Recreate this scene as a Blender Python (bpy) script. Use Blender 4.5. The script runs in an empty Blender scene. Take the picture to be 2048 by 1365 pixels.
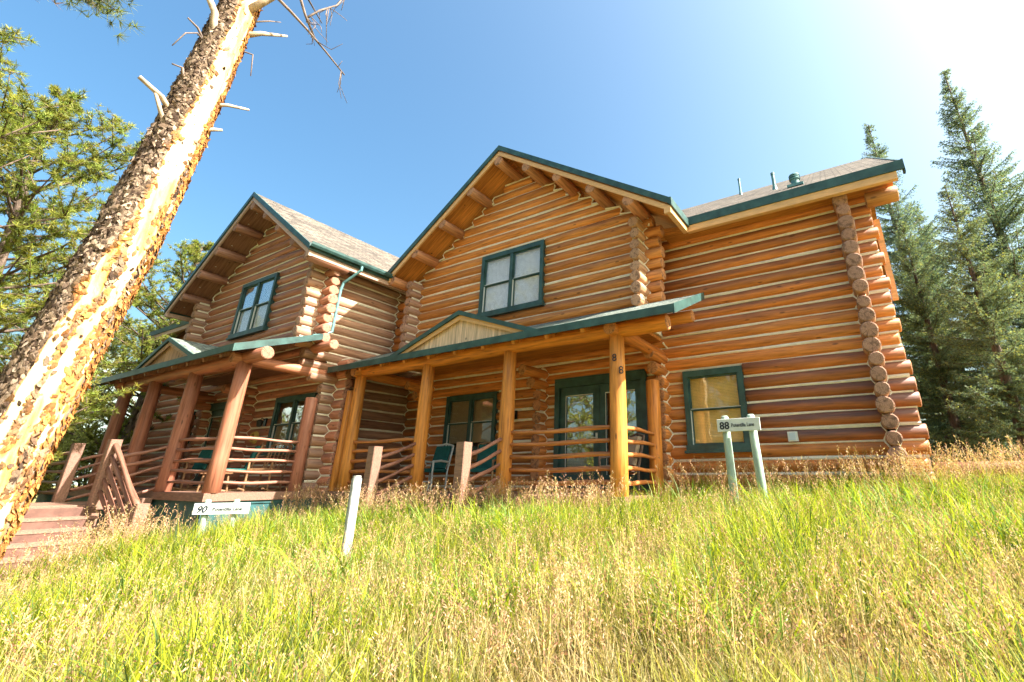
import bpy, math, random
import numpy as np
from mathutils import Vector, Matrix, Quaternion

random.seed(7); rng = np.random.default_rng(11)
scene = bpy.context.scene
C = scene.collection

# ------------------------------------------------------------------ camera, sky, sun, exposure
cam_d = bpy.data.cameras.new('camera'); cam = bpy.data.objects.new('camera', cam_d); C.objects.link(cam)
scene.camera = cam
cam_d.sensor_width = 36.0
cam_d.lens = 36.0 * 957.73 / 2048.0
cam_d.shift_x = -(1165.89 - 1024.0) / 2048.0
cam_d.shift_y = -(682.5 - 594.43) / 2048.0
cam_d.clip_start = 0.05; cam_d.clip_end = 3000
yaw, pitch = math.radians(-30.897), math.radians(20.83)
fwd = Vector((math.sin(yaw) * math.cos(pitch), math.cos(yaw) * math.cos(pitch), math.sin(pitch)))
cam.rotation_mode = 'QUATERNION'
cam.rotation_quaternion = fwd.to_track_quat('-Z', 'Y')
cam.location = (0, 0, 0)

SUN_EL, SUN_AZ = math.radians(46), math.radians(77)      # azimuth from +Y towards +X
world = bpy.data.worlds.new('World'); scene.world = world; world.use_nodes = True
wn = world.node_tree; wn.nodes.clear()
sky = wn.nodes.new('ShaderNodeTexSky'); sky.sky_type = 'NISHITA'; sky.sun_disc = False
sky.sun_elevation = SUN_EL; sky.sun_rotation = SUN_AZ
sky.altitude = 0; sky.air_density = 1.0; sky.dust_density = 6.0; sky.ozone_density = 1.0
bg = wn.nodes.new('ShaderNodeBackground'); bg.inputs['Strength'].default_value = 0.065
wo = wn.nodes.new('ShaderNodeOutputWorld')
sat = wn.nodes.new('ShaderNodeHueSaturation'); sat.inputs['Saturation'].default_value = 1.33   # clear mountain air: deeper blue all round
tint = wn.nodes.new('ShaderNodeMix'); tint.data_type = 'RGBA'; tint.blend_type = 'MULTIPLY'; tint.inputs[0].default_value = 1.0; tint.inputs[7].default_value = (1.0, 1.13, 1.0, 1)
wn.links.new(sky.outputs[0], sat.inputs['Color']); wn.links.new(sat.outputs[0], tint.inputs[6]); wn.links.new(tint.outputs[2], bg.inputs[0]); wn.links.new(bg.outputs[0], wo.inputs[0])
sun_d = bpy.data.lights.new('sun', 'SUN'); sun_d.energy = 3.6; sun_d.angle = math.radians(0.53); sun_d.color = (1.0, 0.95, 0.87)
sun = bpy.data.objects.new('sun', sun_d); C.objects.link(sun)
to_sun = Vector((math.cos(SUN_EL) * math.sin(SUN_AZ), math.cos(SUN_EL) * math.cos(SUN_AZ), math.sin(SUN_EL)))
sun.rotation_mode = 'QUATERNION'; sun.rotation_quaternion = (-to_sun).to_track_quat('-Z', 'Y'); sun.location = (10, 5, 30)
vs = scene.view_settings
vs.view_transform = 'Standard'; vs.look = 'None'; vs.exposure = 2.55; vs.gamma = 1.0; vs.use_curve_mapping = False
scene.cycles.max_bounces = 6; scene.cycles.diffuse_bounces = 4; scene.cycles.glossy_bounces = 3; scene.cycles.transparent_max_bounces = 8; scene.cycles.use_adaptive_sampling = True; scene.cycles.adaptive_threshold = .015

# ------------------------------------------------------------------ helpers
class MB:
    def __init__(s): s.v = []; s.f = []; s.m = []
    def add(s, vs_, fs, mi=0):
        b = len(s.v); s.v += [tuple(p) for p in vs_]
        for f in fs: s.f.append(tuple(b + i for i in f)); s.m.append(mi)
    def box(s, a, b, mi=0):
        x0, y0, z0 = (min(a[i], b[i]) for i in range(3)); x1, y1, z1 = (max(a[i], b[i]) for i in range(3))
        s.add([(x0,y0,z0),(x1,y0,z0),(x1,y1,z0),(x0,y1,z0),(x0,y0,z1),(x1,y0,z1),(x1,y1,z1),(x0,y1,z1)],
              [(0,3,2,1),(4,5,6,7),(0,1,5,4),(1,2,6,5),(2,3,7,6),(3,0,4,7)], mi)
    def bar(s, p0, p1, w, h, up=(0,0,1), mi=0, bev=0.0):
        """rectangular bar from p0 to p1, w sideways, h along up, chamfered edges when bev > 0"""
        p0, p1 = Vector(p0), Vector(p1); d = (p1 - p0).normalized(); u = Vector(up)
        sd = d.cross(u).normalized(); u = sd.cross(d).normalized()
        if bev > 0:
            a, b = w/2, h/2; prof = [(-a+bev,-b),(a-bev,-b),(a,-b+bev),(a,b-bev),(a-bev,b),(-a+bev,b),(-a,b-bev),(-a,-b+bev)]
        else:
            a, b = w/2, h/2; prof = [(-a,-b),(a,-b),(a,b),(-a,b)]
        n = len(prof)
        vs_ = [p0 + sd*q[0] + u*q[1] for q in prof] + [p1 + sd*q[0] + u*q[1] for q in prof]
        fs = [(i, (i+1) % n, n + (i+1) % n, n + i) for i in range(n)] + [tuple(range(n))[::-1], tuple(range(n, 2*n))]
        s.add(vs_, fs, mi)
    def tube(s, pts, rad, n=8, mi=0, cap=True):
        pts = [Vector(p) for p in pts]; m = len(pts)
        if not hasattr(rad, '__len__'): rad = [rad] * m
        b = len(s.v); prev = None
        for i, p in enumerate(pts):
            d = (pts[min(i+1, m-1)] - pts[max(i-1, 0)]).normalized()
            ref = Vector((0,0,1)) if abs(d.z) < 0.95 else Vector((1,0,0))
            if prev is None: sd = d.cross(ref).normalized()
            else: sd = (prev - d * prev.dot(d)).normalized()
            prev = sd; up = d.cross(sd)
            for k in range(n):
                a = 2*math.pi*k/n; q = p + (sd*math.cos(a) + up*math.sin(a)) * rad[i]; s.v.append(tuple(q))
        for i in range(m-1):
            for k in range(n):
                s.f.append((b+i*n+k, b+i*n+(k+1)%n, b+(i+1)*n+(k+1)%n, b+(i+1)*n+k)); s.m.append(mi)
        if cap:
            s.f.append(tuple(b+k for k in range(n))[::-1]); s.m.append(mi)
            s.f.append(tuple(b+(m-1)*n+k for k in range(n))); s.m.append(mi)
    def prism(s, poly, off, mi=0, mi_top=None, mi_bot=None):
        """poly: list of 3D points; off: extrusion vector"""
        n = len(poly); o = Vector(off)
        a = [Vector(p) for p in poly]; b_ = [p + o for p in a]; base = len(s.v)
        s.v += [tuple(p) for p in a + b_]
        s.f.append(tuple(base+i for i in range(n))); s.m.append(mi if mi_bot is None else mi_bot)
        s.f.append(tuple(base+n+i for i in range(n))[::-1]); s.m.append(mi if mi_top is None else mi_top)
        for i in range(n):
            s.f.append((base+i, base+n+i, base+n+(i+1)%n, base+(i+1)%n)); s.m.append(mi)
    def mesh(s, name, mats, smooth=False):
        me = bpy.data.meshes.new(name); me.from_pydata(s.v, [], s.f)
        for m in (mats if isinstance(mats, (list, tuple)) else [mats]): me.materials.append(m)
        me.polygons.foreach_set('material_index', s.m)
        if smooth: me.polygons.foreach_set('use_smooth', [True]*len(s.f))
        me.update(); return me
    def build(s, name, mats, parent=None, smooth=False):
        return link(name, s.mesh(name, mats, smooth), parent)

def link(name, data, parent=None):
    o = bpy.data.objects.new(name, data); C.objects.link(o)
    if parent is not None: setp(o, parent)
    return o
_world = {}
def setp(o, parent):
    o.parent = parent
    o.matrix_parent_inverse = _world.get(parent.name, Matrix.Identity(4)).inverted()
def tag(o, label=None, cat=None, group=None, kind=None):
    if label: o['label'] = label
    if cat: o['category'] = cat
    if group: o['group'] = group
    if kind: o['kind'] = kind
    return o
def empty(name, loc, rz=0.0, absolute=True):
    """absolute: children are given in world coordinates"""
    o = bpy.data.objects.new(name, None); C.objects.link(o); o.location = loc; o.rotation_euler = (0,0,rz); o.empty_display_size = .2
    if absolute: _world[o.name] = Matrix.Translation(loc) @ Matrix.Rotation(rz, 4, 'Z')
    return o
def copy_tree(o, parent=None):
    c = o.copy(); C.objects.link(c)
    if parent is not None: c.parent = parent
    for ch in o.children: copy_tree(ch, c)
    return c
def ground_z(x, y):
    x = np.asarray(x, float); y = np.asarray(y, float)
    yy = np.where(y < 9, y, 9 - 0.02*(y-9)); yy = np.clip(yy, -12, 9)
    xx = np.clip(x, -26, 14)
    return -1.43 + 0.027*xx + 0.117*yy + 0.035*np.sin(x*1.3+.4)*np.sin(y*1.7) + 0.02*np.sin(x*3.1)*np.cos(y*2.6)
def gz(x, y): return float(ground_z(x, y))

def fast_mesh(name, verts, faces_list, mat, cols=None, smooth=False):
    """verts (N,3); faces_list: list of (M,k) int arrays"""
    me = bpy.data.meshes.new(name)
    me.vertices.add(len(verts)); me.vertices.foreach_set('co', np.ascontiguousarray(verts, dtype=np.float32).ravel())
    nl = sum(f.size for f in faces_list); npoly = sum(len(f) for f in faces_list)
    me.loops.add(nl); me.polygons.add(npoly)
    me.loops.foreach_set('vertex_index', np.concatenate([f.ravel() for f in faces_list]).astype(np.int32))
    tot = np.concatenate([np.full(len(f), f.shape[1]) for f in faces_list]).astype(np.int32)
    st = np.concatenate([[0], np.cumsum(tot)[:-1]]).astype(np.int32)
    me.polygons.foreach_set('loop_start', st); me.polygons.foreach_set('loop_total', tot)
    if smooth: me.polygons.foreach_set('use_smooth', np.ones(npoly, dtype=bool))
    me.update(calc_edges=True)
    if cols is not None:
        a = me.color_attributes.new('tint', 'FLOAT_COLOR', 'POINT')
        a.data.foreach_set('color', np.ascontiguousarray(np.c_[cols, np.ones(len(cols))], dtype=np.float32).ravel())
    me.materials.append(mat)
    return me

# ------------------------------------------------------------------ materials
def newmat(name):
    m = bpy.data.materials.new(name); m.use_nodes = True; nt = m.node_tree; nt.nodes.clear()
    out = nt.nodes.new('ShaderNodeOutputMaterial'); return m, nt, out
def N(nt, t, **kw):
    n = nt.nodes.new(t)
    for k, v in kw.items():
        if k.startswith('_'): setattr(n, k[1:], v)
        else: n.inputs[k.replace('__', ' ')].default_value = v
    return n
def ramp(nt, fac, stops):
    r = nt.nodes.new('ShaderNodeValToRGB'); e = r.color_ramp.elements
    while len(e) < len(stops): e.new(0.5)
    for i, (p, c) in enumerate(stops): e[i].position = p; e[i].color = (*c, 1) if len(c) == 3 else c
    nt.links.new(fac, r.inputs[0]); return r.outputs[0]
def mix(nt, fac, a, b, mode='MIX'):
    n = nt.nodes.new('ShaderNodeMix'); n.data_type = 'RGBA'; n.blend_type = mode
    for sock, val in ((n.inputs[0], fac), (n.inputs[6], a), (n.inputs[7], b)):
        if isinstance(val, bpy.types.NodeSocket): nt.links.new(val, sock)
        elif isinstance(val, (int, float)): sock.default_value = val
        else: sock.default_value = (*val, 1)
    return n.outputs[2]
def math_n(nt, op, a, b=0.5, clamp=False):
    n = nt.nodes.new('ShaderNodeMath'); n.operation = op; n.use_clamp = clamp
    for i, val in enumerate((a, b)):
        if isinstance(val, bpy.types.NodeSocket): nt.links.new(val, n.inputs[i])
        else: n.inputs[i].default_value = val
    return n.outputs[0]
def coords(nt, kind='Object', scale=(1,1,1), rnd=False):
    tc = nt.nodes.new('ShaderNodeTexCoord'); mp = nt.nodes.new('ShaderNodeMapping'); mp.inputs['Scale'].default_value = scale
    nt.links.new(tc.outputs[kind], mp.inputs['Vector'])
    if rnd:
        oi = nt.nodes.new('ShaderNodeObjectInfo'); cm = nt.nodes.new('ShaderNodeVectorMath'); cm.operation = 'SCALE'
        cx = nt.nodes.new('ShaderNodeCombineXYZ')
        r2 = math_n(nt, 'MULTIPLY', oi.outputs['Random'], 37.3); r3 = math_n(nt, 'MULTIPLY', oi.outputs['Random'], 91.7)
        nt.links.new(r2, cx.inputs[0]); nt.links.new(r3, cx.inputs[1]); nt.links.new(r2, cx.inputs[2])
        nt.links.new(cx.outputs[0], mp.inputs['Location'])
    return mp.outputs[0]
def noise(nt, vec, scale=5, detail=4, rough=.55):
    n = nt.nodes.new('ShaderNodeTexNoise'); n.inputs['Scale'].default_value = scale; n.inputs['Detail'].default_value = detail; n.inputs['Roughness'].default_value = rough
    nt.links.new(vec, n.inputs['Vector']); return n.outputs[0]
def bump(nt, h, strength=.3, dist=.01):
    b = nt.nodes.new('ShaderNodeBump'); b.inputs['Strength'].default_value = strength; b.inputs['Distance'].default_value = dist
    nt.links.new(h, b.inputs['Height']); return b.outputs[0]
def finish(nt, out, col, rough=.6, nrm=None, spec=.4):
    p = nt.nodes.new('ShaderNodeBsdfPrincipled')
    if isinstance(col, bpy.types.NodeSocket): nt.links.new(col, p.inputs['Base Color'])
    else: p.inputs['Base Color'].default_value = (*col, 1)
    if isinstance(rough, bpy.types.NodeSocket): nt.links.new(rough, p.inputs['Roughness'])
    else: p.inputs['Roughness'].default_value = rough
    p.inputs['Specular IOR Level'].default_value = spec
    if nrm is not None: nt.links.new(nrm, p.inputs['Normal'])
    nt.links.new(p.outputs[0], out.inputs[0]); return p

def log_material(name, wear_sky=(.155,.075,.056)):
    """stained log: the tint is the object colour, alpha sets weathering plus painted sky tone on upward sides"""
    m, nt, out = newmat(name)
    oi = nt.nodes.new('ShaderNodeObjectInfo')
    v1 = coords(nt, 'Object', (1.1, 16, 16), True); v2 = coords(nt, 'Object', (.45, 2.2, 2.2), True); v3 = coords(nt, 'Object', (1.0, 3.2, 3.2), True)
    g = noise(nt, v1, 1.6, 6, .6); blot = noise(nt, v2, 1.4, 4, .6)
    grain = ramp(nt, g, [(.27,(.38,.29,.23)),(.43,(.80,.75,.72)),(.6,(1.08,1.05,1.0)),(.8,(1.4,1.34,1.22))])
    col = mix(nt, 1.0, oi.outputs['Color'], grain, 'MULTIPLY')
    # weathered, bleached and darkened stain on upward sides, partly painted-in sky reflection
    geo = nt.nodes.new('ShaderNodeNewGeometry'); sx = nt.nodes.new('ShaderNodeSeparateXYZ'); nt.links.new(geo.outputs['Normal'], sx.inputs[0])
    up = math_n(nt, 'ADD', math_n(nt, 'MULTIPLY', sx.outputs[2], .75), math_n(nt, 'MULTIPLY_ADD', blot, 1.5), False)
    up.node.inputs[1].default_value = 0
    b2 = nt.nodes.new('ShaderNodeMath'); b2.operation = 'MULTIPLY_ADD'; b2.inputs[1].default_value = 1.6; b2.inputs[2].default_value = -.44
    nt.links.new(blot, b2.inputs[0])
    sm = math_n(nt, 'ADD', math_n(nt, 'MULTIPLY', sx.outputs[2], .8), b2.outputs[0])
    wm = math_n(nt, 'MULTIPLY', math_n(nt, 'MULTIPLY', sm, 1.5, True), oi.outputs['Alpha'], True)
    wcol = mix(nt, 1.0, wear_sky, ramp(nt, g, [(.3,(.6,.6,.62)),(.7,(1.25,1.2,1.2))]), 'MULTIPLY')
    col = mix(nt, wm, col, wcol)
    # knots
    vo = nt.nodes.new('ShaderNodeTexVoronoi'); vo.feature = 'F1'; vo.inputs['Scale'].default_value = 1.9; nt.links.new(v3, vo.inputs['Vector'])
    kn = ramp(nt, vo.outputs['Distance'], [(.0,(1,1,1)),(.07,(.9,.9,.9)),(.12,(0,0,0))])
    col = mix(nt, math_n(nt, 'MULTIPLY', kn, .75), col, (.07,.03,.015))
    # thin checks
    chk = noise(nt, coords(nt, 'Object', (.5, 22, 22), True), 1.0, 3, .5)
    ck = ramp(nt, chk, [(.27,(1,1,1)),(.31,(0,0,0))])
    col = mix(nt, math_n(nt, 'MULTIPLY', ck, .7), col, (.05,.025,.015))
    finish(nt, out, col, math_n(nt, 'MULTIPLY_ADD', g, .3), bump(nt, g, .35, .012), .35)
    r = nt.nodes[-1] if False else None
    return m
def fix_rough(m, lo, k):
    for n in m.node_tree.nodes:
        if n.type == 'MATH' and n.operation == 'MULTIPLY_ADD' and n.outputs[0].links and n.outputs[0].links[0].to_socket.name == 'Roughness':
            n.inputs[1].default_value = k; n.inputs[2].default_value = lo
M = {}
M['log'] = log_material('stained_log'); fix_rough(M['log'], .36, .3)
def end_mat():
    m, nt, out = newmat('log_end_grain'); oi = nt.nodes.new('ShaderNodeObjectInfo')
    v = coords(nt, 'Object', (1,1,1)); w = nt.nodes.new('ShaderNodeTexWave'); w.wave_type = 'RINGS'; w.rings_direction = 'X'
    w.inputs['Scale'].default_value = 14; w.inputs['Distortion'].default_value = 3; w.inputs['Detail'].default_value = 3; nt.links.new(v, w.inputs['Vector'])
    base = mix(nt, .4, oi.outputs['Color'], (.42,.26,.19))
    col = mix(nt, 1.0, base, ramp(nt, w.outputs['Fac'], [(0,(.72,.7,.68)),(1,(1.12,1.1,1.08))]), 'MULTIPLY')
    nz = noise(nt, coords(nt, 'Object', (1,1,1), True), 14, 5)
    sp = nt.nodes.new('ShaderNodeSeparateXYZ'); nt.links.new(coords(nt, 'Object', (1,1,1)), sp.inputs[0]); ang = math_n(nt, 'ARCTAN2', sp.outputs[2], sp.outputs[1])
    aw = math_n(nt, 'ADD', math_n(nt, 'MULTIPLY', ang, 2.1), math_n(nt, 'MULTIPLY', oi.outputs['Random'], 61.0)); n1d = nt.nodes.new('ShaderNodeTexNoise'); n1d.noise_dimensions = '1D'; n1d.inputs['Detail'].default_value = 1; n1d.inputs['Scale'].default_value = 1.6; nt.links.new(aw, n1d.inputs['W'])
    col = mix(nt, ramp(nt, n1d.outputs[0], [(.485,(0,0,0)),(.5,(.85,.85,.85)),(.515,(0,0,0))]), col, (.06,.03,.02))
    col = mix(nt, ramp(nt, nz, [(.35,(.8,.8,.8)),(.5,(0,0,0))]), col, (.12,.065,.045))
    finish(nt, out, col, .8, bump(nt, nz, .5, .01), .2); return m
M['end'] = end_mat()
def simple(name, col, rough=.6, nscale=6, var=.25, bmp=.15, spec=.4, kind='Object', stretch=(1,1,1), dist=.01):
    m, nt, out = newmat(name); v = coords(nt, kind, stretch); n = noise(nt, v, nscale, 5)
    lo = tuple(c*(1-var) for c in col); hi = tuple(min(1, c*(1+var)) for c in col)
    finish(nt, out, ramp(nt, n, [(.3, lo), (.7, hi)]), rough, bump(nt, n, bmp, dist), spec); return m
M['chink'] = simple('cream_chinking', (.82,.75,.61), .85, 9, .10, .3, .2)
M['green'] = simple('dark_green_paint', (.029,.072,.066), .45, 5, .38, .12, .45)
M['skirt'] = simple('green_skirt_paint', (.030,.095,.098), .55, 5, .25, .15, .4)
M['sash'] = simple('cream_vinyl', (.62,.62,.58), .4, 4, .05, .02)
M['deck'] = simple('stained_deck_wood', (.23,.125,.088), .6, 5, .3, .25, .35, stretch=(1,8,8))
M['riser'] = simple('shaded_stair_riser', (.125,.062,.046), .65, 6, .3, .2, .3)  # tree shade put into the riser colour, darker than the deck wood
M['metal'] = simple('galvanised_teal_pipe', (.10,.22,.22), .4, 8, .3, .1)
M['black'] = simple('black_metal', (.012,.012,.013), .4, 5, .2, .05)
M['concrete'] = simple('concrete', (.30,.29,.27), .9, 10, .2, .4)
M['white_post'] = simple('weathered_white_paint', (.36,.365,.355), .8, 14, .42, .5, .3, stretch=(3,3,.6))
M['sign_board'] = simple('white_sign_paint', (.55,.58,.55), .5, 6, .08, .05)
M['sign_post'] = simple('pale_green_post', (.30,.39,.32), .6, 9, .22, .3, .35, stretch=(2,2,.7))
M['letter'] = simple('black_lettering', (.015,.02,.03), .5, 5, .1, .02)
M['cushion'] = simple('green_cushion', (.02,.10,.09), .9, 14, .2, .3, .15)
M['beige'] = simple('beige_cushion', (.42,.34,.25), .9, 14, .15, .3, .15)
M['twig'] = simple('peeled_twig_wood', (.27,.15,.075), .6, 7, .35, .3, .3)
M['dead_twig'] = simple('grey_dead_wood', (.16,.12,.10), .8, 9, .4, .5, .2)
M['trunk_far'] = simple('conifer_bark', (.12,.085,.065), .9, 7, .45, .8, .15, stretch=(2,2,.6), dist=.05)
M['stub_wood'] = simple('weathered_stub_wood', (.36,.27,.19), .8, 12, .4, .6, .2)
M['hose'] = simple('yellow_hose', (.55,.38,.10), .5, 5, .2, .1)
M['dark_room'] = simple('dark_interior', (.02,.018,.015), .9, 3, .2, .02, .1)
M['wall_cream'] = simple('vent_white', (.75,.73,.68), .5, 3, .05, .02)
M['hill'] = simple('far_wooded_hill', (.20,.25,.24), .95, .05, .25, .0, .05)
def planks(name, col, axis, width, rough=.55, gap=.35):
    m, nt, out = newmat(name); v = coords(nt, 'Object', (1,1,1)); sx = nt.nodes.new('ShaderNodeSeparateXYZ'); nt.links.new(v, sx.inputs[0])
    a = math_n(nt, 'DIVIDE', sx.outputs[axis], width); fr = math_n(nt, 'FRACT', a); fl = math_n(nt, 'FLOOR', a)
    wn_ = nt.nodes.new('ShaderNodeTexWhiteNoise'); wn_.noise_dimensions = '1D'; nt.links.new(fl, wn_.inputs['W'])
    st = [3,3,3]; st[axis] = 14
    if axis == 0: st = [16, 1.2, 1.2]
    if axis == 2: st = [1.2, 1.2, 16]
    if axis == 1: st = [1.2, 16, 1.2]
    g = noise(nt, coords(nt, 'Object', st), 1.7, 5)
    c = mix(nt, 1.0, col, ramp(nt, g, [(.3,(.6,.55,.5)),(.7,(1.25,1.2,1.12))]), 'MULTIPLY')
    c = mix(nt, 1.0, c, ramp(nt, wn_.outputs[0], [(0,(.82,.8,.78)),(1,(1.15,1.13,1.1))]), 'MULTIPLY')
    vo = nt.nodes.new('ShaderNodeTexVoronoi'); vo.inputs['Scale'].default_value = 3.0; nt.links.new(v, vo.inputs['Vector'])
    c = mix(nt, ramp(nt, vo.outputs['Distance'], [(.05,(.85,.85,.85)),(.1,(0,0,0))]), c, tuple(x*.22 for x in col))
    gp = ramp(nt, fr, [(0,(1,1,1)),(.035,(1,1,1)),(.06,(0,0,0))])
    c = mix(nt, math_n(nt, 'MULTIPLY', gp, gap), c, tuple(x*.3 for x in col))
    h = math_n(nt, 'SUBTRACT', g, gp)
    finish(nt, out, c, rough, bump(nt, h, .35, .01), .35); return m
M['soffit_gold'] = planks('golden_soffit_boards', (.58,.235,.052), 1, .19)
M['soffit_brown'] = planks('brown_soffit_boards', (.27,.14,.095), 1, .19)
M['trim_gold'] = simple('pale_pine_trim', (.66,.38,.17), .55, 5, .15, .15, .35, stretch=(1,6,6))
M['trim_brown'] = simple('brown_pine_trim', (.46,.30,.22), .6, 5, .2, .15, .35, stretch=(1,6,6))
M['ped_gold'] = planks('pale_board_pediment', (.74,.56,.40), 0, .09, .6, .6)
M['ped_brown'] = planks('brown_board_pediment', (.48,.29,.18), 0, .09, .6, .6)
def shingles(name, col):
    m, nt, out = newmat(name); tc = nt.nodes.new('ShaderNodeTexCoord')
    br = nt.nodes.new('ShaderNodeTexBrick'); br.inputs['Scale'].default_value = 1.0; br.inputs['Brick Width'].default_value = .27; br.inputs['Row Height'].default_value = .14
    br.inputs['Mortar Size'].default_value = .012; br.inputs['Color1'].default_value = (*[c*.6 for c in col],1); br.inputs['Color2'].default_value = (*[c*1.35 for c in col],1); br.inputs['Mortar'].default_value = (*[c*.3 for c in col],1)
    br.offset = .37; nt.links.new(tc.outputs['UV'], br.inputs['Vector'])
    n = noise(nt, coords(nt, 'Object', (1,1,1)), 22, 6, .7); n2 = noise(nt, coords(nt, 'Object', (1,1,1)), 1.2, 4)
    c = mix(nt, 1.0, br.outputs['Color'], ramp(nt, n, [(.25,(.55,.55,.55)),(.75,(1.4,1.38,1.34))]), 'MULTIPLY')
    c = mix(nt, 1.0, c, ramp(nt, n2, [(.3,(.8,.8,.82)),(.7,(1.15,1.12,1.08))]), 'MULTIPLY')
    h = math_n(nt, 'SUBTRACT', n, br.outputs['Fac'])
    finish(nt, out, c, .9, bump(nt, h, .7, .012), .15); return m
M['shingle'] = shingles('weathered_shingles', (.135,.115,.098))
M['shingle_green'] = shingles('grey_green_shingles', (.17,.20,.18))
def glass(name, tint=(1,1,1), refl=.14):
    m, nt, out = newmat(name); lw = nt.nodes.new('ShaderNodeLayerWeight'); lw.inputs['Blend'].default_value = .5
    t = nt.nodes.new('ShaderNodeBsdfTransparent'); t.inputs[0].default_value = (*tint,1); g = nt.nodes.new('ShaderNodeBsdfGlossy'); g.inputs['Roughness'].default_value = .012
    n = noise(nt, coords(nt, 'Object', (1,1,1)), 1.6, 2); nt.links.new(bump(nt, n, .12, .03), g.inputs['Normal'])
    f5 = math_n(nt, 'POWER', lw.outputs['Facing'], 4.0); fr = nt.nodes.new('ShaderNodeMath'); fr.operation = 'MULTIPLY_ADD'; fr.inputs[1].default_value = 1-refl; fr.inputs[2].default_value = refl; nt.links.new(f5, fr.inputs[0])
    mx = nt.nodes.new('ShaderNodeMixShader')
    nt.links.new(fr.outputs[0], mx.inputs[0]); nt.links.new(t.outputs[0], mx.inputs[1]); nt.links.new(g.outputs[0], mx.inputs[2]); nt.links.new(mx.outputs[0], out.inputs[0]); return m
M['glass'] = glass('window_glass', (.98,.99,.99), .09); M['door_glass'] = glass('door_glass', (.8,.84,.8), .42)
def blind(name, col):
    m, nt, out = newmat(name); v = coords(nt, 'Object', (1,1,1)); sx = nt.nodes.new('ShaderNodeSeparateXYZ'); nt.links.new(v, sx.inputs[0])
    fr = math_n(nt, 'FRACT', math_n(nt, 'DIVIDE', sx.outputs[2], .028)); n = noise(nt, v, 9, 3)
    c = mix(nt, 1.0, col, ramp(nt, fr, [(0,(.85,.85,.85)),(.2,(1,1,1)),(1,(.97,.97,.97))]), 'MULTIPLY'); c = mix(nt, 1.0, c, ramp(nt, n, [(.3,(.88,.88,.88)),(.7,(1.06,1.06,1.06))]), 'MULTIPLY')  # shade lines between the slats painted into the blind colour
    finish(nt, out, c, .6, bump(nt, fr, .3, .004), .3); return m
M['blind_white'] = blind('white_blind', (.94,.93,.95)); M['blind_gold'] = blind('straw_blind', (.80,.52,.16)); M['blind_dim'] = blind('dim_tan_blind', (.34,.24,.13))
def leafy(name, sat=1.0, trans=.45, rough=.55):
    m, nt, out = newmat(name); at = nt.nodes.new('ShaderNodeAttribute'); at.attribute_name = 'tint'
    p = nt.nodes.new('ShaderNodeBsdfPrincipled'); p.inputs['Roughness'].default_value = rough; p.inputs['Specular IOR Level'].default_value = .25
    t = nt.nodes.new('ShaderNodeBsdfTranslucent'); mx = nt.nodes.new('ShaderNodeMixShader'); mx.inputs[0].default_value = trans
    tcol = mix(nt, 1.0, at.outputs['Color'], (1.15,1.2,.7), 'MULTIPLY')
    nt.links.new(at.outputs['Color'], p.inputs['Base Color']); nt.links.new(tcol, t.inputs[0])
    nt.links.new(p.outputs[0], mx.inputs[1]); nt.links.new(t.outputs[0], mx.inputs[2]); nt.links.new(mx.outputs[0], out.inputs[0]); return m
M['grass'] = leafy('grass_blade', trans=.45); M['seed'] = leafy('dry_seed_head', trans=.35, rough=.7); M['needle'] = leafy('conifer_needle', trans=.4); M['leaf'] = leafy('broad_leaf', trans=.5)
def ground_mat():
    m, nt, out = newmat('meadow_soil'); v = coords(nt, 'Object', (1,1,1)); n = noise(nt, v, 1.1, 6); n2 = noise(nt, v, 14, 6, .7)
    c = ramp(nt, n, [(.3,(.16,.15,.05)),(.5,(.22,.19,.075)),(.7,(.30,.22,.11))]); c = mix(nt, 1.0, c, ramp(nt, n2, [(.3,(.6,.6,.6)),(.7,(1.3,1.3,1.2))]), 'MULTIPLY')
    finish(nt, out, c, .95, bump(nt, n2, .8, .03), .1); return m
M['ground'] = ground_mat()
def pine_wood():
    m, nt, out = newmat('bare_pine_wood'); v = coords(nt, 'Object', (1,1,1)); vs_ = coords(nt, 'Object', (9,9,.9)); n = noise(nt, vs_, 2.2, 6, .6); b = noise(nt, coords(nt, 'Object', (3,3,.7)), 1.6, 4)
    c = ramp(nt, n, [(.25,(.30,.13,.035)),(.42,(.60,.36,.14)),(.58,(.72,.53,.29)),(.75,(.80,.68,.48))])
    c = mix(nt, ramp(nt, b, [(.45,(0,0,0)),(.62,(1,1,1))]), c, mix(nt, 1.0, c, (1.0,.72,.34), 'MULTIPLY'))
    hl = nt.nodes.new('ShaderNodeTexVoronoi'); hl.inputs['Scale'].default_value = 9; nt.links.new(v, hl.inputs['Vector'])
    c = mix(nt, ramp(nt, hl.outputs['Distance'], [(.08,(.8,.8,.8)),(.13,(0,0,0))]), c, (.16,.08,.03))
    finish(nt, out, c, .75, bump(nt, n, .6, .02), .25); return m
M['bare'] = pine_wood()
def flake_mat():
    m, nt, out = newmat('flaking_bark'); at = nt.nodes.new('ShaderNodeAttribute'); at.attribute_name = 'tint'; n = noise(nt, coords(nt, 'Object', (1,1,.6)), 40, 5, .7)
    c = mix(nt, 1.0, at.outputs['Color'], ramp(nt, n, [(.3,(.55,.52,.5)),(.7,(1.35,1.3,1.25))]), 'MULTIPLY')
    finish(nt, out, c, .9, bump(nt, n, .9, .01), .15); return m
M['flake'] = flake_mat()

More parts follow.
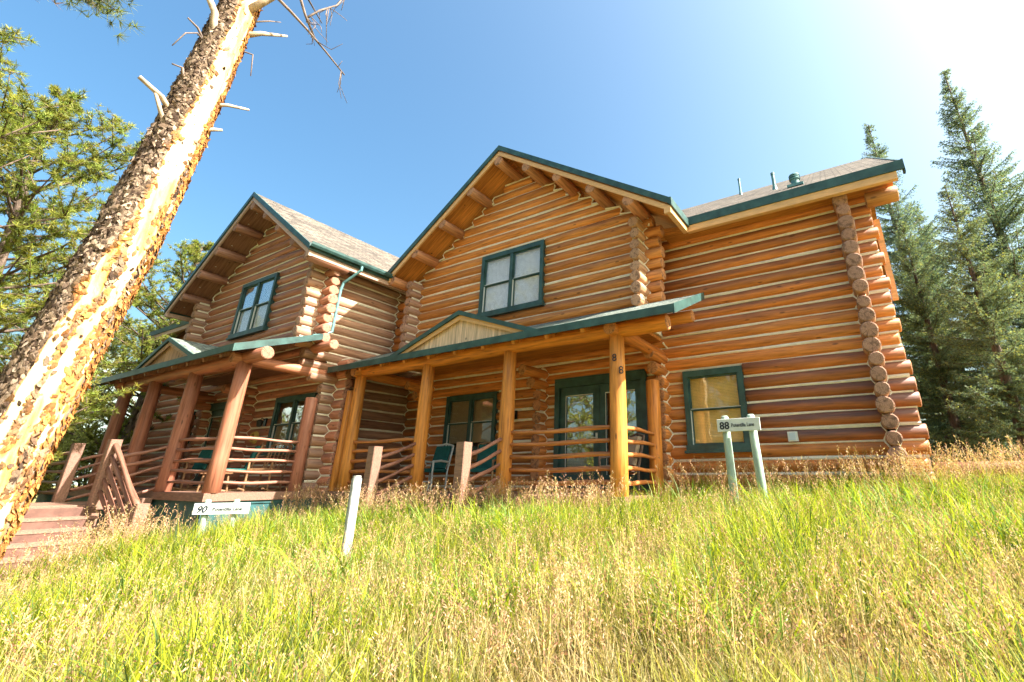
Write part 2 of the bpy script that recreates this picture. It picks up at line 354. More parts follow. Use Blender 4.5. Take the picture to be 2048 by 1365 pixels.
# ------------------------------------------------------------------ the land
def build_ground():
    xs = np.unique(np.concatenate([np.linspace(-900,-40,14), np.linspace(-40,24,129), np.linspace(24,900,14)]))
    ys = np.unique(np.concatenate([np.linspace(-900,-20,12), np.linspace(-20,24,89), np.linspace(24,900,14)]))
    X, Y = np.meshgrid(xs, ys); Z = ground_z(X, Y)
    far = np.clip((np.hypot(X, Y) - 40) / 200, 0, 1); Z = Z*(1-far) + far*(-3.0)
    v = np.c_[X.ravel(), Y.ravel(), Z.ravel()]; nx, ny = len(xs), len(ys)
    i, j = np.meshgrid(np.arange(nx-1), np.arange(ny-1)); a = (j*nx+i).ravel()
    o = link('ground', fast_mesh('ground', v, [np.c_[a, a+1, a+1+nx, a+nx]], M['ground'], smooth=True)); tag(o, kind='structure')
build_ground()
def build_hill():
    az = np.radians(np.linspace(-128, -62, 50)); R = np.linspace(380, 800, 14)
    A, RR = np.meshgrid(az, R); t = (RR-380)/420
    ridge = 95 + 26*np.sin(A*9) + 12*np.sin(A*23+1)
    fall = np.clip((np.degrees(A)+128)/12, 0, 1)*np.clip((-62-np.degrees(A))/14, 0, 1)
    Z = -4 + ridge*np.sin(np.clip(t,0,1)*math.pi*.75)*fall + 3*rng.standard_normal(A.shape)*t*fall
    v = np.c_[(RR*np.sin(A)).ravel(), (RR*np.cos(A)).ravel(), Z.ravel()]; n = 50
    i, j = np.meshgrid(np.arange(n-1), np.arange(13)); a = (j*n+i).ravel()
    tag(link('hill', fast_mesh('hill', v, [np.c_[a, a+1, a+1+n, a+n]], M['hill'], smooth=True)), kind='structure')
build_hill()

# ------------------------------------------------------------------ logs
def make_log(name, p0, p1, r, parent, col, wear_sky=.4, n=14, taper=0.0, bend=.012, wob=.05, step=.55, dome=.012, mats=None):
    p0, p1 = Vector(p0), Vector(p1); L = (p1-p0).length
    k = max(2, int(L/step)+1); v = []; f = []; mi = []
    ph = [random.uniform(0, 6.28) for _ in range(6)]; fq = random.uniform(.8, 1.6)
    for i in range(k):
        t = i/(k-1); x = t*L
        rr = r*(1 + taper*(t-.5)) * (1 + wob*.5*math.sin(fq*x*2.1+ph[0]) + wob*.35*math.sin(x*5.3+ph[1]))
        oy = bend*math.sin(fq*x+ph[2]); oz = bend*math.sin(fq*x*.8+ph[3])
        for q in range(n):
            a = 2*math.pi*q/n; w = 1 + wob*.5*math.sin(2*a+ph[4]) + wob*.3*math.sin(3*a+ph[5]+x)
            v.append((x, oy + rr*w*math.cos(a), oz + rr*w*math.sin(a)))
    for i in range(k-1):
        for q in range(n):
            f.append((i*n+q, i*n+(q+1)%n, (i+1)*n+(q+1)%n, (i+1)*n+q)); mi.append(0)
    # domed ends
    for e, s in ((0, -1), (k-1, 1)):
        base = e*n; c = Vector((0,0,0))
        for q in range(n): c += Vector(v[base+q])
        c /= n; ring = len(v)
        for q in range(n):
            p = Vector(v[base+q]); v.append(tuple(c + (p-c)*.86 + Vector((s*dome,0,0))))
        v.append((c.x + s*dome*1.5, c.y, c.z)); cc = len(v)-1
        for q in range(n):
            a, b = base+q, base+(q+1)%n; a2, b2 = ring+q, ring+(q+1)%n
            if s > 0: f += [(a, b, b2, a2), (a2, b2, cc)]
            else: f += [(b, a, a2, b2), (b2, a2, cc)]
            mi += [1, 1]
    me = bpy.data.meshes.new(name); me.from_pydata(v, [], f)
    for m in (mats or (M['log'], M['end'])): me.materials.append(m)
    me.polygons.foreach_set('material_index', mi); sm = [x == 0 for x in mi]; me.polygons.foreach_set('use_smooth', sm); me.update()
    o = link(name, me); d = (p1-p0).normalized()
    o.rotation_mode = 'QUATERNION'; o.rotation_quaternion = d.to_track_quat('X', 'Z'); o.location = p0
    if parent is not None: setp(o, parent)
    o.color = (col[0], col[1], col[2], wear_sky)
    return o

CH = .2451; ZX0 = .696; ZY0 = .573          # course height, first levels of the logs along X and along Y
RL = .117
def levels(z0, z1, base):
    n0 = math.ceil((z0-base)/CH - 1e-6); out = []
    n = n0
    while base + n*CH <= z1 + 1e-6: out.append(base + n*CH); n += 1
    return out
def jit(c, k=.19):
    s = 1 + random.uniform(-k, k); h = random.uniform(-.05, .05)
    return (c[0]*s, c[1]*s*(1-h), c[2]*s*(1-2.2*h))

class Wall:
    """one log wall: the part is its chinking and core, the logs are its sub-parts"""
    def __init__(s, name, house, axis, pos): s.name, s.h, s.ax, s.p = name, house, axis, pos; s.mb = MB(); s.logs = []
    def P(s, t, d, z): return (t, s.p+d, z) if s.ax == 0 else (s.p+d, t, z)
    def chink(s, t0, t1, z, side=-1, depth=.062, h=.050):
        if t1 - t0 < .02: return
        k = max(2, int((t1-t0)/.45)+1); ph = random.uniform(0, 6)
        top, bot, mid = [], [], []
        for i in range(k):
            t = t0 + (t1-t0)*i/(k-1); w = .006*math.sin(t*3.7+ph); hh = h*(1+.22*math.sin(t*2.3+ph))
            top.append(s.P(t, side*(depth-.014), z+w+hh*.6)); mid.append(s.P(t, side*(depth+.004), z+w)); bot.append(s.P(t, side*(depth-.014), z+w-hh*.6))
        s.mb.add(top+mid+bot, [(i, i+1, k+i+1, k+i) for i in range(k-1)] + [(k+i, k+i+1, 2*k+i+1, 2*k+i) for i in range(k-1)])
    def core(s, t0, t1, z0, z1):
        if t1-t0 < .02 or z1-z0 < .02: return
        s.mb.box(s.P(t0, -.03, z0), s.P(t1, .03, z1))
    def zig(s, corner, z0, z1, sx=1, sy=-1, rec=.050):
        """zigzag bead in the corner between crossing logs"""
        xc, yc = corner; pts = []; z = z0
        lv = sorted([(zz, 0) for zz in levels(z0, z1, ZX0)] + [(zz, 1) for zz in levels(z0, z1, ZY0)])
        for zz, kd in lv:
            pts.append((xc+sx*rec, yc+sy*(RL+.006), zz) if kd == 0 else (xc+sx*(RL+.006), yc+sy*rec, zz))
        if len(pts) > 1: s.mb.tube(pts, .021, 6)
    def done(s):
        s.o = s.mb.build(s.name, M['chink'], s.h)
        for a in s.logs:
            make_log('log', a[0], a[1], a[2], s.o, a[3], a[4])
        return s.o
    def log(s, t0, t1, z, col, wear_sky=.4, r=None, d=0):
        if t1-t0 < .06: return
        s.logs.append((s.P(t0, d, z), s.P(t1, d, z), (r or RL)*random.uniform(.955, 1.06), jit(col), max(0, min(1, wear_sky+random.uniform(-.25,.25)))))

def cut(t0, t1, z, holes, pad=.03):
    seg = [(t0, t1)]
    for (a, b, z0, z1) in holes:
        if z0 - .03 < z < z1 + .03:
            ns = []
            for (p, q) in seg:
                if b <= p or a >= q: ns.append((p, q)); continue
                if a > p: ns.append((p, a))
                if b < q: ns.append((b, q))
            seg = ns
    return seg

# ------------------------------------------------------------------ windows and doors
def window(house, x0, x1, z0, z1, y, double=True, blind='blind_white', drop=1.0, sill=True, mirror=False):
    """outer trim x0..x1, z0..z1; y is the front face of the trim"""
    tw = .095; f = MB()
    f.box((x0, y, z1-tw*1.25), (x1, y+.20, z1)); f.box((x0, y+.004, z0+tw), (x0+tw, y+.20, z1-tw*1.25)); f.box((x1-tw, y+.004, z0+tw), (x1, y+.20, z1-tw*1.25))
    f.box((x0-.02, y-.02, z0), (x1+.02, y+.20, z0+tw))
    w = f.build('window', M['green'], house)
    if sill:
        s = MB(); s.box((x0-.05, y-.045, z0-.05), (x1+.05, y+.12, z0-.003)); s.build('sill', M['green'], w)
    ix0, ix1, iz0, iz1 = x0+tw, x1-tw, z0+tw, z1-tw*1.25
    bays = [(ix0, ix1)]
    if double:
        mx = (ix0+ix1)/2; m = MB(); m.box((mx-.045, y+.012, iz0), (mx+.045, y+.19, iz1)); m.build('mullion', M['green'], w); bays = [(ix0, mx-.045), (mx+.045, ix1)]
    zm = iz0 + (iz1-iz0)*.5
    for (a, b) in bays:
        for (q0, q1, yy, mt, nm) in ((zm, iz1, y+.045, 'green', 'upper_sash'), (iz0, zm+.02, y+.075, 'green', 'lower_sash')):
            s = MB(); t = .032
            s.box((a, yy, q0), (b, yy+.03, q0+t)); s.box((a, yy, q1-t), (b, yy+.03, q1)); s.box((a, yy+.001, q0+t), (a+t, yy+.029, q1-t)); s.box((b-t, yy+.001, q0+t), (b, yy+.029, q1-t))
            s.build(nm, M[mt], w)
            g = MB(); g.add([(a+t*.9, yy+.015, q0+t*.9), (b-t*.9, yy+.015, q0+t*.9), (b-t*.9, yy+.015, q1-t*.9), (a+t*.9, yy+.015, q1-t*.9)], [(0,1,2,3)]); g.build('pane', M['door_glass' if (mirror and nm == 'upper_sash') else 'glass'], w)
        s = MB(); s.box((a+.002, y+.04, iz0+.002), (a+.012, y+.074, zm)); s.box((a+.012, y+.04, zm+.021), (b, y+.074, zm+.031)); s.build('screen_frame', M['sash'], w)
        bb = MB(); zb = iz1 - (iz1-iz0)*drop
        k = int((iz1-zb)/.028)
        for i in range(k):
            zz = iz1-.014-i*.028; bb.add([(a, y+.119, zz+.014), (b, y+.119, zz+.014), (b, y+.108, zz-.014), (a, y+.108, zz-.014)], [(3,2,1,0)])
        bb.build('blind', M[blind], w)
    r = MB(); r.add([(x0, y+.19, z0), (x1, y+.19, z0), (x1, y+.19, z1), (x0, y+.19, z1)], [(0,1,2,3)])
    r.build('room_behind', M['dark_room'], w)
    return w

def french_door(house, x0, x1, z0, z1, y):
    f = MB(); tw = .12
    f.box((x0, y, z1-.16), (x1, y+.2, z1)); f.box((x0, y+.004, z0), (x0+tw, y+.2, z1-.16)); f.box((x1-tw, y+.004, z0), (x1, y+.2, z1-.16)); f.box((x0+.02, y-.03, z1-.004), (x1-.02, y+.1, z1+.04))
    d = f.build('french_door', M['green'], house)
    ix0, ix1 = x0+tw, x1-tw; mx = (ix0+ix1)/2
    for k, (a, b) in enumerate(((ix0, mx), (mx, ix1))):
        lf = MB(); st = .16; yy = y+.07; zb = z0+.02; zt = z1-.16
        lf.box((a+.004, yy, zb), (a+st, yy+.045, zt)); lf.box((b-st, yy, zb), (b-.004, yy+.045, zt)); lf.box((a+st, yy+.001, zb), (b-st, yy+.044, zb+.30)); lf.box((a+st, yy+.001, zt-.2), (b-st, yy+.044, zt))
        lf.build('door_leaf', M['green'], d)
        g = MB(); g.add([(a+st, yy+.022, zb+.30), (b-st, yy+.022, zb+.30), (b-st, yy+.022, zt-.2), (a+st, yy+.022, zt-.2)], [(0,1,2,3)]); g.build('pane', M['door_glass'], d)
        w = MB(); w.box((a+st, yy-.012, zt-.205), (b-st, yy-.002, zt-.185)); w.box((a+st-.012, yy-.012, zb+.3), (a+st, yy-.002, zt-.185)); w.build('glazing_bead', M['sash'], d)
        bl = MB(); q = int((zt-zb-.5)/.03)
        for i in range(q):
            zz = zt-.22-i*.03; bl.add([(a+st, yy+.07, zz+.012), (b-st, yy+.07, zz+.012), (b-st, yy+.084, zz-.01), (a+st, yy+.084, zz-.01)], [(0,1,2,3)])
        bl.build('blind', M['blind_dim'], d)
    h = MB(); h.box((mx-.10, y+.055, 0.72), (mx-.055, y+.068, .92)); h.tube([(mx-.078, y+.06, .82), (mx-.078, y+.02, .82), (mx-.19, y+.015, .82)], .011, 8); h.build('handle', M['sash'], d)
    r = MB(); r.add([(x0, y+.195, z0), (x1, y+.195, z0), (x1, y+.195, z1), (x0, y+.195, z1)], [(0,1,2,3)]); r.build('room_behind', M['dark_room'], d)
    return d

def lantern(house, x, y, z):
    b = MB(); b.box((x-.06, y-.015, z-.10), (x+.06, y+.02, z+.10)); b.tube([(x, y-.015, z+.06), (x, y-.10, z+.10), (x, y-.13, z+.03)], .012, 8)
    o = b.build('wall_lantern', M['black'], house)
    s = MB(); s.tube([(x, y-.13, z+.06), (x, y-.13, z+.02), (x, y-.13, z-.11), (x, y-.13, z-.13)], [.02, .085, .065, .03], 8); s.build('lantern_shade', M['black'], o)
    return o

def roof_plane(name, poly, mat, parent, thick=.11, under=None, uvdir=None):
    """poly: eave0, eave1, ... counter-clockwise from above; thickness goes down"""
    b = MB(); nrm = (Vector(poly[1])-Vector(poly[0])).cross(Vector(poly[-1])-Vector(poly[0])).normalized()
    if nrm.z < 0: nrm = -nrm; poly = poly[::-1]
    b.prism(poly, -nrm*thick, 1, 1, 0)
    me = b.mesh(name, [mat, under or mat])
    e = (Vector(uvdir) if uvdir else Vector(poly[1])-Vector(poly[0])).normalized(); s = nrm.cross(e)
    uv = me.uv_layers.new(name='UVMap')
    for lp in me.loops:
        co = me.vertices[lp.vertex_index].co; uv.data[lp.index].uv = (co.dot(e), co.dot(s))
    return link(name, me, parent)

def tri_strip_boards(mb, p_ridge, p_eave, h, t, ydir=-1, drop=0):
    a = Vector(p_ridge) - Vector((0,0,drop)); b = Vector(p_eave) - Vector((0,0,drop))
    mb.prism([a, b, b-Vector((0,0,h)), a-Vector((0,0,h))], (0, ydir*t, 0))

def wavy_rail(name, p0, p1, r, parent, col, wear_sky=.3, wob=.02):
    p0, p1 = Vector(p0), Vector(p1); k = 9; d = (p1-p0)
    sd = d.cross(Vector((0,0,1))).normalized(); pts = []; rad = []; ph = random.uniform(0,6)
    for i in range(k):
        t = i/(k-1); w = math.sin(math.pi*t)
        pts.append(p0 + d*t + Vector((0,0,1))*wob*math.sin(4.2*t+ph)*w + sd*wob*.6*math.sin(5.1*t+ph*2)*w); rad.append(r*(1+.12*math.sin(7*t+ph)))
    # local x axis along the rail so that the grain runs with it
    b = MB(); q = d.normalized().to_track_quat('X','Z'); qi = q.inverted()
    b.tube([qi @ (p-p0) for p in pts], rad, 8); me = b.mesh(name, [M['log']], True); o = link(name, me)
    o.rotation_mode = 'QUATERNION'; o.rotation_quaternion = q; o.location = p0; setp(o, parent); o.color = (*jit(col, .1), wear_sky); return o

# ------------------------------------------------------------------ one half of the duplex
def house_unit(side):
    R = side == 'R'
    m = 1 if R else -1
    xr = -7.05 if R else -14.45
    dy = 0.0 if R else -2.2
    yM, yG, yP = 9.25+dy, 8.47+dy, 7.1+dy            # main wall, upper gable wall, porch posts (centre lines)
    yRoof = 7.6+dy
    X = lambda u: xr + m*u
    uin, uout = (-3.28, 3.47) if R else (-3.13, 2.98)
    gold = (.62,.245,.058) if R else (.45,.185,.105)
    wing = (.46,.15,.040) if R else (.42,.18,.10)
    low = (.61,.225,.054) if R else (.46,.185,.105)
    post_c = (.66,.255,.045) if R else (.36,.145,.09)
    rail_c = (.58,.225,.065) if R else (.36,.17,.115)
    house = empty('log_house', (xr, yM, gz(xr, yM)))
    if R: tag(house, 'golden log house with 88 on its porch post and a long right wing', 'house', 'two halves of the log duplex')
    else: tag(house, 'browner log house behind the big pine trunk, with steps at its porch', 'house', 'two halves of the log duplex')
    soff = M['soffit_gold'] if R else M['soffit_brown']; trim = M['trim_gold'] if R else M['trim_brown']
    zd = -.25                                       # deck level
    # openings
    ww = sorted((X(-2.58), X(-.88))) if R else sorted((X(-2.52), X(-.75)))
    w_low = (ww[0], ww[1], .62, 2.03)
    dd = sorted((X(.85), X(3.11))); door = (dd[0], dd[1], zd, 2.10)
    w_wing = (*sorted((X(3.905), X(5.06))), .50, 1.99)
    zc = .04
    # ---- main wall (lower storey plus the wing up to the eaves)
    W = Wall('main_wall', house, 0, yM)
    a_in = -11.22 if R else X(uin); u_end = 7.63
    t_lo, t_hi = (a_in, X(u_end)) if R else (X(u_end), X(uin)+.45)
    holes = [w_low, door, w_wing]
    lv = levels(-.3, 5.0, ZX0)
    for z in lv:
        if z < 2.75: lo, hi = t_lo, t_hi
        else: lo, hi = (X(uout)+.05, X(u_end)) if R else (X(u_end), X(uout)-.05)
        zz = max(0, min(1, (3.6-z)/3.4))
        for (p, q) in cut(lo, hi, z, holes):
            colr = wing if (R and p > X(3.3)) else low
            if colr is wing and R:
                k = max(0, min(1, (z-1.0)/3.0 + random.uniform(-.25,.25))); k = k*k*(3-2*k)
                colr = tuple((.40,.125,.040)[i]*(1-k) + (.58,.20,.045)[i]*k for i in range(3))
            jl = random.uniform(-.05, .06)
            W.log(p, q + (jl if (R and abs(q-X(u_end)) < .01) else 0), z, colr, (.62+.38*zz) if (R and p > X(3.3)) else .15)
        for (p, q) in cut(lo, hi, z+CH/2, holes): W.chink(p, q, z+CH/2)
    for (z0, z1) in ((-.6, .5), (.5, .62), (.62, 1.99), (1.99, 2.03), (2.03, 2.10), (2.10, 2.75)):
        for (p, q) in cut(t_lo, t_hi if R else X(uin), (z0+z1)/2, [(h[0]+.03, h[1]-.03, h[2]+.03, h[3]-.03) for h in holes], 0): W.core(p, q, z0, z1)
    wu = sorted((X(uout), X(u_end-.4))); W.core(wu[0], wu[1], 2.75, 4.85)
    # corner beads
    if R:
        W.zig((X(uout), yM), -.1, 2.7, 1, -1); W.zig((X(.5), yM), -.1, 2.5, 1, -1); W.zig((X(.5), yM), -.1, 2.5, -1, -1); W.zig((X(uin), yM), 0, 2.6, 1, -1)
        W.zig((X(7.21), yM), 0, 4.8, -1, -1); W.zig((X(7.21), yM), 0, 4.8, 1, -1); W.zig((-11.32, yM), -.1, 2.7, 1, -1)
    else:
        W.zig((X(uin), yM), -.1, 2.7, 1, -1); W.zig((X(.5), yM), -.1, 2.5, 1, -1); W.zig((X(uout), yM), -.1, 2.6, 1, -1); W.zig((X(7.21), yM), -.1, 4.7, 1, -1)
    W.done()
    # ---- log ends crossing the main wall
    S = Wall('crossing_wall', house, 1, X(7.21))
    for z in levels(-.3, 4.80, ZY0):
        S.log(yM-.46+random.uniform(-.03,.03), yM+5.2, z, (.36,.19,.125), .3, RL*random.uniform(.96, 1.12)); S.chink(yM-.4, yM+5, z+CH/2, 1); S.chink(yM-.4, yM+5, z+CH/2, -1)
    S.core(yM, yM+5, -.2, 4.9); S.done()
    for u, corb, nm in ((.5, (.92, .62), 'partition_wall'), (uout, (.80, .62), 'porch_side_wall')) + (((uin, (.92,.62), 'porch_side_wall'),)):
        if not R and u == uin: continue
        P = Wall(nm, house, 1, X(u)); L_ = levels(-.3, 2.5, ZY0)
        for i, z in enumerate(L_):
            f = yM-.34+random.uniform(-.02,.02)
            if i == len(L_)-1: f = yM-corb[0]
            if i == len(L_)-2: f = yM-corb[1]
            P.log(f, yM+.3, z, low, .1)
            P.chink(yM-.3, yM, z+CH/2, m); P.chink(yM-.3, yM, z+CH/2, -m)
        P.core(yM-.28, yM+.02, -.2, 2.35); P.done()
    # ---- upper gable wall
    G = Wall('gable_wall', house, 0, yG)
    w_up = (*sorted((X(.98) if R else X(.95), X(-.96) if R else X(-.90))), 3.74, 5.38)
    zr = 8.0 if R else 7.86
    ein, eout = (-3.75, 4.43) if R else (-3.72, 3.85)
    zin, zout = (5.28, 5.0) if R else (5.20, 4.96)
    under = .36
    def uspan(z):
        a = ein*(zr-(z+under))/(zr-zin); b = eout*(zr-(z+under))/(zr-zout); return a, b
    for z in levels(2.85, 7.35, ZX0):
        a, b = uspan(z); stub = random.uniform(.36, .46)
        lo_u = max(uin-stub if not (R and z < 5.2) else uin-.82, a); hi_u = min(uout+stub, b)
        if z < 3.0: hi_u = uout+.94; lo_u = (uin-.82) if R else uin-.86
        if hi_u-lo_u < .3: continue
        lo, hi = sorted((X(lo_u), X(hi_u)))
        for (p, q) in cut(lo, hi, z, [w_up]): G.log(p, q, z, gold, .38)
        lo2, hi2 = sorted((X(max(uin+.05, a)), X(min(uout-.05, b))))
        for (p, q) in cut(lo2, hi2, z+CH/2, [w_up]): G.chink(p, q, z+CH/2)
        c0, c1 = sorted((X(max(uin, a)), X(min(uout, b))))
        for (p, q) in cut(c0, c1, z, [(w_up[0]+.03, w_up[1]-.03, w_up[2]+.1, w_up[3]-.1)]): G.core(p, q, z-CH/2, z+CH/2)
    for u in (uin, uout):
        G.zig((X(u), yG), 2.95, 5.0, 1, -1)
    if R: G.zig((-11.32, yG), 2.9, 5.2, 1, -1)
    # bead that follows the stepped ends of the logs under the rakes
    for sgn in (-1, 1):
        pts = []
        for z in levels(4.9, 7.2, ZX0):
            a, b = uspan(z); u = (a if sgn < 0 else b); u = max(min(u, uout+.2), uin-.2)
            pts += [(X(u-sgn*.02), yG-.09, z-.10), (X(u+sgn*.03), yG-.10, z), (X(u-sgn*.03), yG-.09, z+.09)]
        G.mb.tube(pts, .022, 6)
    G.done()
    # side walls of the gable bay
    for u, nm in ((uin, 'bay_side_wall'), (uout, 'bay_side_wall')):
        B = Wall(nm, house, 1, X(u)); back = yM + (0 if R else (3.4 if u == uin else 0))
        for z in levels(2.95, 5.05, ZY0):
            B.log(yG-.46+random.uniform(-.04,.03), back, z, (.42,.235,.15) if u == uin or not R else (.50,.28,.15), .25); B.chink(yG-.4, back, z+CH/2, 1); B.chink(yG-.4, back, z+CH/2, -1)
        B.core(yG, back, 2.8, 5.1)
        if not R and u == uin:      # the left house's long side wall carries on down to the deck
            for z in levels(-.3, 2.9, ZY0):
                f0 = yM-.42 if z < 2.2 else (yM-.75 if z < 2.5 else yM-1.0)
                B.log(f0, back, z, (.33,.18,.115), .2); B.chink(yM-.4, back, z+CH/2, 1); B.chink(yM-.4, yM, z+CH/2, -1)
            B.core(yM, back, -.2, 2.9)
        B.done()
    if not R:                       # stub logs of the left main wall past its corner are already part of main_wall
        pass
    # floor of the gable bay
    f = MB(); f.box((X(uin), yG-.05, 2.70), (X(uout), yM-.02, 2.77)); f.build('bay_floor', soff, house)
    # ---- roofs
    yb = 13.1+dy
    ridge0, ridge1 = (X(0), yRoof, zr), (X(0), yb, zr)
    rf = roof_plane('roof', [(X(ein), yRoof, zin), (X(ein), yb, zin), ridge1, ridge0], M['shingle'], house, .11, soff, (0,1,0))
    y_e = 8.6+dy; sl = .66; zW = 5.05
    valley = (X(0), y_e + (zr-zW)/sl, zr)
    rf2 = roof_plane('roof', [(X(eout), yRoof, zout), (X(eout), y_e, zout), valley, ridge0], M['shingle'], house, .11, soff, (0,1,0))
    rw = roof_plane('wing_roof', [(X(eout-.1), y_e, zW), (X(8.2), y_e, zW), (X(8.2), y_e+5.8, zW+5.8*sl), (X(-1.2), y_e+5.8, zW+5.8*sl), valley], M['shingle'], house, .13, soff, (1,0,0))
    rb = roof_plane('wing_roof', [(X(8.2), y_e+11.6, zW), (X(-4), y_e+11.6, zW), (X(-4), y_e+5.8, zW+5.8*sl), (X(8.2), y_e+5.8, zW+5.8*sl)], M['shingle'], house, .13, soff, (1,0,0))
    # barge boards, trim under them, eave fascias
    for (ue, ze, par) in ((ein, zin, rf), (eout, zout, rf2)):
        b = MB(); tri_strip_boards(b, (X(0), yRoof, zr+.02), (X(ue), yRoof, ze+.02), .145, .035); b.build('barge_board', M['green'], par)
        b = MB(); tri_strip_boards(b, (X(0), yRoof+.05, zr-.15), (X(ue), yRoof+.05, ze-.15), .12, .05); b.build('rake_trim', trim, par)
        b = MB(); sg = m*(1 if ue > 0 else -1); b.box((X(ue)-sg*.13, yRoof-.003, ze-.285), (X(ue)-sg*.002, yRoof+.06, ze-.14)); b.build('trim_block', trim, par)
        ye = y_e if ue == eout else (yb if not R else 9.0)
        b = MB(); sg = m*(1 if ue > 0 else -1)
        b.box((X(ue), yRoof-.035, ze-.15), (X(ue)+sg*.035, ye, ze+.02)); b.build('eave_fascia', M['green'], par)
        b = MB(); b.box((X(ue)-sg*.10, yRoof, ze-.27), (X(ue)-sg*.005, ye, ze-.152)); b.build('eave_trim', trim, par)
    b = MB(); b.box((X(eout-.02), y_e-.035, zW-.16), (X(8.23), y_e, zW+.02)); b.box((X(8.2), y_e, zW-.2), (X(8.235), y_e+.1, zW+.05)); b.build('eave_fascia', M['green'], rw)
    b = MB(); b.box((X(eout-.02), y_e-.012, zW-.30), (X(8.10), y_e+.09, zW-.163)); b.build('eave_trim', trim, rw)
    b = MB(); b.prism([(X(8.2), y_e, zW+.02), (X(8.2), y_e+5.8, zW+5.8*sl+.02), (X(8.2), y_e+5.8, zW+5.8*sl-.15), (X(8.2), y_e, zW-.15)], (m*.035,0,0)); b.build('barge_board', M['green'], rw)
    b = MB(); b.box((X(eout-.6), y_e+.09, zW-.19), (X(8.05), yM+.1, zW-.16)); b.build('soffit_board', soff, rw)
    # gutter along the eave over the inner side
    if not R:
        b = MB(); x0 = X(ein)+.04; prof = [(0,-.11),(.075,-.11),(.105,-.06),(.11,0),(.10,0),(.09,-.05),(.068,-.098),(.008,-.098),(.008,0),(0,0)]
        b.prism([(x0+p[0], yRoof-.05, zin+.02+p[1]) for p in prof], (0, 2.35, 0)); g = b.build('gutter', M['green'], house)
        d = MB(); xd = X(uin)+.32
        d.tube([(x0+.05, yG+.45, zin-.09), (x0+.05, yG+.45, zin-.2), (xd+.02, yG+.25, zin-.55), (xd, yG+.22, zin-.75), (xd, yG+.2, 3.35), (xd+.03, yG-.05, 3.2), (xd+.03, yG-.25, 3.14)], .036, 8); d.build('downspout', M['metal'], g)
    # purlins under the rakes
    pu = [(-.03, 0)] + [(ein*t, 1) for t in (.25, .5, .74, .96)] + [(eout*t, 1) for t in (.2, .4, .6, .8)]
    for u, k in pu:
        sp = (zr-zin)/abs(ein) if u < 0 else (zr-zout)/eout
        z = zr - abs(u)*sp - (.33 if k else .40)
        make_log('purlin', (X(u), yRoof+.01+random.uniform(0,.04), z), (X(u), yG+.2, z), .132, rf, jit((.52,.24,.115) if R else (.33,.155,.10)), .15)
    if not R:
        for t in np.linspace(.10, .93, 10):
            for s_, ue, ze in ((1, eout, zout),):
                u = ue*t; z = zr - (zr-ze)*t - .118
                v = MB(); v.tube([(X(u), yRoof+.33, z-.012), (X(u), yRoof+.33, z+.01)], .028, 10); v.build('soffit_vent', M['wall_cream'], rf2)
    # ---- porch
    yE = 6.68+dy if R else 6.62+dy
    slp = .45 if R else .37; zE = 2.44 if R else 2.46
    p_in, p_out = (-4.12, 4.67) if R else (-3.66, 4.25)
    zT = zE + slp*(yG-.12-yE)
    pr = roof_plane('porch_roof', [(X(p_in), yE, zE+.08), (X(p_out), yE, zE+.08), (X(p_out), yG-.12, zT+.08), (X(p_in), yG-.12, zT+.08)], M['shingle_green'], house, .10, soff, (1,0,0))
    b = MB(); b.box((X(p_in), yE-.03, zE-.045), (X(p_out), yE, zE+.09)); b.build('eave_fascia', M['green'], pr)
    for ue in ((p_out,) if R else (p_in, p_out)):
        sg = m*(1 if ue > 0 else -1)
        b = MB(); b.prism([(X(ue), yE-.03, zE+.09), (X(ue), yG-.12, zT+.09), (X(ue), yG-.12, zT-.05), (X(ue), yE-.03, zE-.07)], (sg*.03, 0, 0)); b.build('rake_fascia', M['green'], pr)
    # pediment
    hw = 2.05 if R else 1.72; yp = yE+.14; zb = zE+.13; zp = 3.28 if R else 3.24
    ye_ = yG-.11
    b = MB(); b.prism([(X(-hw+.3), yp+.04, zb), (X(hw-.3), yp+.04, zb), (X(0), yp+.04, zp-.12)], (0,.03,0)); ped = b.build('pediment', M['ped_gold'] if R else M['ped_brown'], pr)
    for s_ in (-1, 1):
        b = MB(); b.prism([(X(0), yp-.05, zp), (X(s_*hw), yp-.05, zb-.02), (X(0), ye_+.05, zp)], (0,0,-.05), 1, 1, 0)
        me = b.mesh('pediment_roof', [M['shingle_green'], M['green']])
        uv = me.uv_layers.new(name='UVMap')
        for lp in me.loops:
            co = me.vertices[lp.vertex_index].co; uv.data[lp.index].uv = (co.y, co.z*1.6)
        link('pediment_roof', me, pr)
        b = MB(); tri_strip_boards(b, (X(0), yp-.05, zp+.005), (X(s_*hw), yp-.05, zb-.015), .095, .03); b.build('pediment_fascia', M['green'], pr)
        b = MB(); tri_strip_boards(b, (X(0), yp-.0, zp-.09), (X(s_*(hw-.18)), yp-.0, zb-.02), .10, .03); b.build('pediment_trim', trim, pr)
    # posts, beams
    ups = (-3.4, -1.1, 1.15, 3.46) if R else (-3.12, -.95, 1.19, 3.08)
    zbm = 2.39
    for u in ups:
        make_log('porch_post', (X(u), yP, zd), (X(u)+random.uniform(-.02,.02), yP, zbm-.08), .135 if R else .145, house, jit(post_c, .06), .1, taper=-.12, bend=.006)
    ends = sorted((X(-3.55 if R else -4.0), X(4.41 if R else 3.5)))
    make_log('porch_beam', (ends[0], yP, zbm+.02), (ends[1], yP, zbm+.02), .135, house, jit(post_c, .05), .1)
    for u in (ups[0], ups[3]):
        make_log('porch_beam', (X(u), yP-.25, zbm+.0), (X(u), yM-.1, zbm+.0), .12, house, jit(low, .05), .1)
    bx = [(uout, yM-.50)] if R else []
